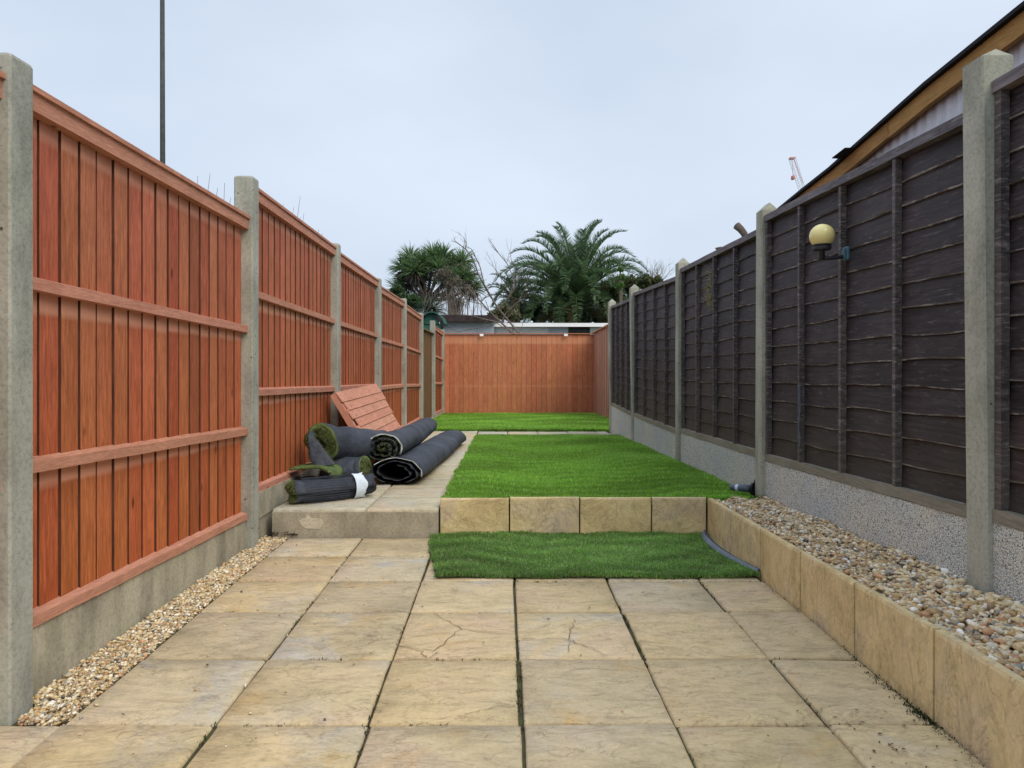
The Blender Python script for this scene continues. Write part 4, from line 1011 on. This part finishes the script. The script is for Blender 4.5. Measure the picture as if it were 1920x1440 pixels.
g=MB(); g.hexa([(xa-.15,18.85,2.0),(xb+.1,18.85,1.99),(xb+.1,21.2,2.1),(xa-.15,21.2,2.1),(xa-.12,18.85,2.17),(xb+.08,18.85,2.16),(xb+.1,21.2,2.3),(xa-.15,21.2,2.3)]); obj('roof',g,M['dark_roof'],db)
gs=thing('green_shed','small dark green covered shelter beyond the corner of the left fence','shelter',(-1.9,18,-.6))
xa,xb=at(792,0,17.6)[0],at(829,0,17.6)[0]
g=MB(); g.box(xa,xb-.06,17.6,18.6,-.6,1.86); obj('wall',g,M['green_tarp'],gs)
g=MB();V=[];N=12
for i in range(N+1):
    u=i/N; x_=xa-.06+(xb-xa+.12)*u; z=1.86+.28*math.sin(u*math.pi)**.6; V+=[(x_,17.45,z),(x_,18.7,z),(x_,17.45,z+.03),(x_,18.7,z+.03)]
g.add(V,[(4*i,4*i+4,4*i+6,4*i+2) for i in range(N)]+[(4*i+2,4*i+6,4*i+7,4*i+3) for i in range(N)]+[(4*i+4,4*i,4*i+1,4*i+5) for i in range(N)]+[(4*i+1,4*i+3,4*i+7,4*i+5) for i in range(N)]); obj('cover',g,M['green_tarp'],gs)
g=MB();V=[(xa,17.6,1.84)]+[(xa+(xb-.06-xa)*i/8,17.6,1.87+.26*math.sin(i/8*math.pi)**.6) for i in range(9)]+[(xb-.06,17.6,1.84)]
g.add(V,[tuple(range(len(V)))[::-1]]); obj('gable',g,M['green_tarp'],gs)
hs=thing('outbuilding','grey blue roofed outbuilding mostly hidden behind the far end of the left fence','outbuilding',(-3.0,22,-.6))
g=MB(); g.box(-4.6,-2.55,21.5,24,-.6,2.25); obj('wall',g,M['bluewhite'],hs)
g=MB(); g.hexa([(-4.8,21.2,2.25),(-2.4,21.2,2.25),(-2.4,24.2,2.25),(-4.8,24.2,2.25),(-4.3,22.6,2.62),(-2.65,22.6,2.62),(-2.65,22.8,2.62),(-4.3,22.8,2.62)]); obj('roof',g,M['grey_roof'],hs)

# ------------------------------------------------------------------ plants
def leafset(bases,dirs,Ls,wd,cols,droop=.5,seg=3):
    "sword leaves: folded narrow strips"
    n=len(bases); bases=np.array(bases);dirs=np.array(dirs);dirs/=np.linalg.norm(dirs,axis=1,keepdims=True)
    s=np.cross(dirs,[0,0,1.])+1e-4; s/=np.linalg.norm(s,axis=1,keepdims=True)
    tw=rng.uniform(-.9,.9,n)[:,None]; u_=np.cross(s,dirs); s=s*np.cos(tw)+u_*np.sin(tw)
    V=[];p=bases.copy();d=dirs.copy(); Ls=np.array(Ls)[:,None]; rows=[]
    for k in range(seg+1):
        wf=wd*[.7,1.0,.8,.06][k] if seg==3 else wd*(1-k/seg)
        rows+= [p-s*wf,p+s*wf]
        d=d+np.array([0,0,-droop/seg])*(k+.5)/seg; d/=np.linalg.norm(d,axis=1,keepdims=True); p=p+d*Ls/seg
    V=np.stack(rows,1).reshape(-1,3); K=2*(seg+1); b=(np.arange(n)*K)[:,None]
    Fs=np.concatenate([b+np.array([[2*k,2*k+1,2*k+3,2*k+2]]) for k in range(seg)]); cols=np.array(cols)
    C=np.repeat(cols[rng.integers(0,len(cols),n)]*rng.uniform(.75,1.25,(n,1)),K,0); return V,Fs,C
def head(parent,c,R_,n,green,dead,rel=1.0):
    th=rng.uniform(0,2*np.pi,n); el=np.arcsin(rng.uniform(-.35,.98,n)); d=np.stack([np.cos(th)*np.cos(el),np.sin(th)*np.cos(el),np.sin(el)],1)
    V,Fs,C=leafset(np.repeat([c],n,0)+d*.05,d,R_*rng.uniform(.75,1.1,n),.017*rel,green,.75); npobj('leaf_head',V,Fs,M['leaf'],parent=parent,kind='stuff',colr=C)
    if dead:
        m=n//3; th=rng.uniform(0,2*np.pi,m); el=rng.uniform(-1.35,-.3,m); d=np.stack([np.cos(th)*np.cos(el),np.sin(th)*np.cos(el),np.sin(el)],1)
        V,Fs,C=leafset(np.repeat([c],m,0)+d*.04-np.array([0,0,.05]),d,R_*rng.uniform(.6,.95,m),.015*rel,[(.10,.085,.075),(.14,.115,.09),(.07,.06,.06)],.6); npobj('dead_leaves',V,Fs,M['leaf'],parent=parent,kind='stuff',colr=C)
cd=thing('cordyline_tree','spiky cordyline tree with many sword leaved heads and dead brown skirts, left of the palm','tree',(at(800,0,24)[0],24,-.6))
G1=[(.11,.19,.075),(.15,.25,.095),(.08,.14,.06),(.20,.28,.13)]
heads=[(757,500,24),(770,483,24.3),(792,490,23.8),(812,478,24.2),(832,480,24),(850,497,24.2),(866,488,24.5),(762,525,24.2),(748,540,24.5),(872,515,24),(840,520,23.7),(790,520,24.4),(885,538,24.3),(778,505,23.6),(822,500,23.6)]
g=MB(); root=np.array([at(806,0,24)[0],24,-.6]); crotch=at(800,565,24)
g.tube([root,crotch],[.13,.10],9)
for px,py,yy in heads:
    c=at(px,py+3,yy); m=crotch*.5+c*.5+np.array([0,0,-.1]); g.tube([crotch,m,c],[.065,.05,.04],7)
obj('trunk',g,M['bark'],cd,smooth=True)
for px,py,yy in heads: head(cd,at(px,py+3,yy),.56,230,G1,True)
c2=thing('cordyline_tree','small dark cordyline with a single spiky head beside the green shelter','tree',(at(810,0,20)[0],20,-.6))
g=MB(); hc=at(809,582,20); g.tube([(hc[0],20,-.6),hc],[.06,.05],8); obj('trunk',g,M['bark'],c2)
head(c2,hc,.50,130,[(.03,.06,.035),(.045,.08,.04)],True,.9)

# date palm
pl_=thing('date_palm','large date palm with long arching feathery fronds behind the white outbuilding','palm tree',(at(1072,0,28)[0],28,-.6))
pc=at(1078,568,28)
g=MB(); g.tube([(pc[0],28,-.6),(pc[0],28,1.2),(pc[0],28,pc[2]-.2),(pc[0],28,pc[2]+.25)],[.42,.38,.42,.22],14)
for k in range(260):
    th=k*2.4; z=-.3+k/260*(pc[2]+.3); r=.40; d=np.array([math.cos(th),math.sin(th),0]); p=np.array([pc[0],28,z])+d*r
    g.add([p-np.cross(d,[0,0,1])*.08,p+np.cross(d,[0,0,1])*.08,p+d*.06+[0,0,.13]],[(0,1,2)])
obj('trunk',g,M['palm_trunk'],pl_)
def frond(parent,c,az,el,L_,droop,cols,name='frond',nl=150,lw=.0105,ll=.50,label=None):
    d=np.array([math.cos(az)*math.cos(el),math.sin(az)*math.cos(el),math.sin(el)]); p=np.array(c,float)+d*.08; S=16; pts=[p];ds=[d]
    for i in range(S):
        d=d+np.array([0,0,-droop/S*(.12+2.6*(i/S)**1.7)]); d/=np.linalg.norm(d); p=p+d*L_/S; pts.append(p); ds.append(d)
    pts=np.array(pts);ds=np.array(ds)
    g=MB(); g.tube(pts,list(np.linspace(.024,.006,S+1)),4,cap=False); nv=len(g.v)
    t=np.repeat(np.linspace(.12,.995,nl),2)+rng.uniform(-.005,.005,2*nl); t=np.clip(t,0,.999); sgn=np.tile([1,-1],nl)
    i0=(t*S).astype(int); f=(t*S-i0)[:,None]; P=pts[i0]*(1-f)+pts[i0+1]*f; D=ds[i0]
    s=np.cross(D,[0,0,1.]); s/=np.linalg.norm(s,axis=1,keepdims=True)+1e-6; U=np.cross(s,D)
    up=rng.uniform(.1,.9,2*nl)[:,None]
    dirs=D*(.75+.4*t[:,None])+s*sgn[:,None]+U*up
    ll_=ll*np.sin(np.clip(t,.06,.96)*math.pi)**.45*(1-.25*t)*rng.uniform(.85,1.1,2*nl)
    V,Fs,C=leafset(P,dirs,ll_,lw,cols,.35)
    tv=np.array(g.v); tf=np.array([q for q in g.f]); V2=np.concatenate([tv,V]); F2=np.concatenate([tf,Fs+len(tv)]); C2=np.concatenate([np.tile([.12,.14,.07],(len(tv),1)),C])
    return npobj(name,V2,F2,M['leaf'],parent=parent,colr=C2,label=label)
PG=[(.09,.16,.07),(.13,.22,.095),(.19,.28,.13),(.065,.12,.055)]
PB=[(.055,.12,.03),(.07,.15,.04)]
random.seed(5)
K=84
for k in range(K):
    az=k*2.39996; u=(k+.5)/K; el=math.radians(81-66*u**.8+random.uniform(-5,5))
    L_=(3.1+1.05*u+random.uniform(-.2,.2))
    frond(pl_,pc+np.array([0,0,.15-.45*u]),az,el,L_,1.55+1.05*u+random.uniform(-.2,.35),PG if k!=17 else PB)
for k in range(26):     # old drooping fronds, olive and straw brown
    az=k*2.1+.3; cols=[[(.10,.12,.045),(.14,.15,.06)],[(.22,.17,.09),(.30,.24,.13),(.16,.12,.07)]][k%2]
    frond(pl_,pc+np.array([0,0,-.35]),az,math.radians(random.uniform(-8,12)),random.uniform(1.7,2.4),1.7,cols,nl=40,ll=.36,label='drooping yellowed frond')
# second, low fan palm at the left behind the bare branches
p2=thing('palm_tree','smaller low palm left of the large palm, partly behind bare branches','palm tree',(at(975,0,26)[0],26,-.6))
c_=at(965,560,26); g=MB(); g.tube([(c_[0],26,-.6),c_],[.2,.18],8); obj('trunk',g,M['palm_trunk'],p2)
for k in range(22): frond(p2,c_,k*2.4,math.radians(75-75*k/22),1.25,1.5,[(.05,.085,.04),(.08,.11,.05),(.04,.06,.035)],nl=34,ll=.26)

def cloud(name,label,cat,blobs,n,size,cols,trunk=True,y=30,elong=1.0):
    base=np.mean([at(b[0],b[1],b[2]) for b in blobs],0); t_=thing(name,label,cat,(base[0],base[1],-.6))
    g=MB(); cs=[at(b[0],b[1],b[2]) for b in blobs]
    for c in cs: g.tube([(base[0],base[1],-.6),(base+c)/2-[0,0,.3],c],[.08,.05,.02],5)
    obj('trunk',g,M['bark'],t_)
    P=[]; tot=sum(b[3]**2 for b in blobs)
    for b,c in zip(blobs,cs):
        m=int(n*b[3]**2/tot); r=b[3]*b[2]/F; q=rng.normal(size=(m,3)); q/=np.linalg.norm(q,axis=1,keepdims=True); q*=(rng.uniform(.35,1.05,(m,1)))*r*np.array([1,1,.75*elong])
        q*=1+.25*np.sin(q[:,[1,2,0]]*9/r*.5); P.append(c+q)
    P=np.concatenate(P); m=len(P); a=rng.normal(size=(m,3)); a/=np.linalg.norm(a,axis=1,keepdims=True); b_=np.cross(a,rng.normal(size=(m,3))); b_/=np.linalg.norm(b_,axis=1,keepdims=True)
    s=size*rng.uniform(.6,1.4,(m,1)); V=np.stack([P-a*s,P+b_*s*.45,P+a*s,P-b_*s*.45],1).reshape(-1,3); Fs=np.arange(4*m).reshape(-1,4)
    cols=np.array(cols); C=np.repeat(cols[rng.integers(0,len(cols),m)]*rng.uniform(.7,1.3,(m,1)),4,0)
    npobj('crown',V,Fs,M['leaf'],parent=t_,kind='stuff',colr=C); return t_
cloud('hedge','dark evergreen hedge behind the big palm trunk','hedge',[(960,585,31,26),(1000,580,31,30),(1040,585,31,28),(1085,585,31,30),(1120,590,31,26),(1155,575,31,26),(1060,592,27.2,16),(1090,590,27.2,16)],16000,.09,[(.035,.065,.035),(.05,.085,.04),(.075,.10,.05)])
cloud('shrub','olive green leafy bush right of the palm above the dark fence','shrub',[(1150,545,26,24),(1178,535,26,22),(1205,530,26,20),(1130,560,26,18),(1230,528,26,14)],9000,.055,[(.07,.10,.03),(.10,.13,.045),(.05,.075,.03),(.12,.10,.05)])
cloud('shrub','bright green climber shoot in front of the right palm fronds','shrub',[(1163,505,25,7),(1166,520,25,8),(1163,535,25,9)],500,.05,[(.10,.20,.04),(.08,.16,.035)])
cloud('shrub','green bush below the cordyline and above the left fence','shrub',[(752,560,22,15),(772,565,22,17),(745,545,22,12),(790,572,22,12)],7000,.05,[(.05,.10,.03),(.07,.13,.04),(.035,.065,.025)])
cloud('shrub','brown tangle of dead climber hanging right of the cordyline','shrub',[(832,515,22,20),(850,535,22,23),(838,555,22,18),(872,545,22,15),(860,565,22,15)],3200,.035,[(.13,.11,.08),(.10,.09,.065),(.08,.10,.05),(.16,.12,.09)])
cloud('shrub','yellow green shrub between the bare branches and the palm','shrub',[(925,592,24,12),(945,580,24,14),(930,590,24,14),(962,592,24,14)],3000,.05,[(.13,.14,.06),(.18,.17,.09),(.08,.10,.04)])

bt_=thing('bare_tree','leafless tree with long crossing grey branches between the cordyline and palm','tree',(at(975,0,18.3)[0],18.3,-.6))
g=MB()
brs=[([(985,660),(973,625),(950,597),(933,577),(913,545),(898,517),(887,487),(873,467),(857,455)],5.0),([(873,467),(875,457),(868,444)],2.2),([(980,660),(960,625),(940,605),(917,583),(892,555),(878,540)],5.5),
 ([(933,577),(908,533),(900,500),(892,483),(883,466)],3.2),([(933,580),(955,556),(965,525),(950,493),(935,475),(923,457)],3.0),([(940,605),(915,600),(885,592),(850,588),(832,580)],3),
 ([(940,605),(950,585),(972,565),(985,540),(992,510)],2.6),([(960,550),(975,520),(960,495),(956,472)],2),([(985,640),(930,605),(895,615),(860,622),(835,610),(820,600)],2.4),
 ([(933,577),(945,560),(940,520),(925,500),(922,490)],2.0),([(917,583),(900,570),(880,565),(860,540),(850,520)],2.0),([(898,517),(880,505),(865,497),(850,495)],1.8),([(913,545),(925,530),(931,515),(929,500)],1.6)]
base=np.array([at(985,0,18.3)[0],18.3,-.6])
g.tube([base,at(985,660,18.3)],[.09,.07],8)
for pts,wd in brs:
    off=random.uniform(-.3,.3); P=[at(px,py,18.3+off*i/len(pts)) for i,(px,py) in enumerate(pts)]
    r0=wd*18.3/F*.42; g.tube(P,list(np.linspace(r0,r0*.45,len(P))),6,cap=False)
    for i in range(1,len(P)):
        for q in range(2): 
            d=P[i]-P[i-1]; branchy(g,P[i],d/np.linalg.norm(d)+rng.normal(0,.5,3),random.uniform(.12,.36),r0*.3,1,.5,2,.1,3)
obj('branches',g,M['twig'],bt_,smooth=True)
hv=thing('shrub','hanging brown twigs of a climber above the dark roofed shed','shrub',(at(860,0,19.5)[0],19.5,-.6)); g=MB()
for k in range(60):
    px=random.uniform(800,905); py=random.uniform(535,565); p=at(px,py,19.6+random.uniform(-.3,.3)); L_=random.uniform(.3,.75)
    branchy(g,p,np.array([random.gauss(0,.35),0,-1]),L_,.006,1,.5,2,-.2,3)
for k in range(5): g.tube([at(865+k*4,700,19.6),at(850+k*9,600,19.6),at(835+k*14,545,19.6)],[.03,.02,.012],5)
obj('stems',g,M['twig'],hv)
rt=thing('bare_tree','fine leafless twigs rising right of the palm behind the dark fence','tree',(at(1225,0,34)[0],34,-.6)); g=MB()
rbase=np.array([at(1225,0,34)[0],34,-.6]); g.tube([rbase,at(1224,545,34)],[.1,.06],6)
for k in range(26):
    d=np.array([random.uniform(-.9,1.0),random.uniform(-.3,.3),1.0]); branchy(g,at(1224,548,34),d,random.uniform(.6,1.0),.014,2,.35,3,.25,4)
obj('branches',g,M['twig'],rt)
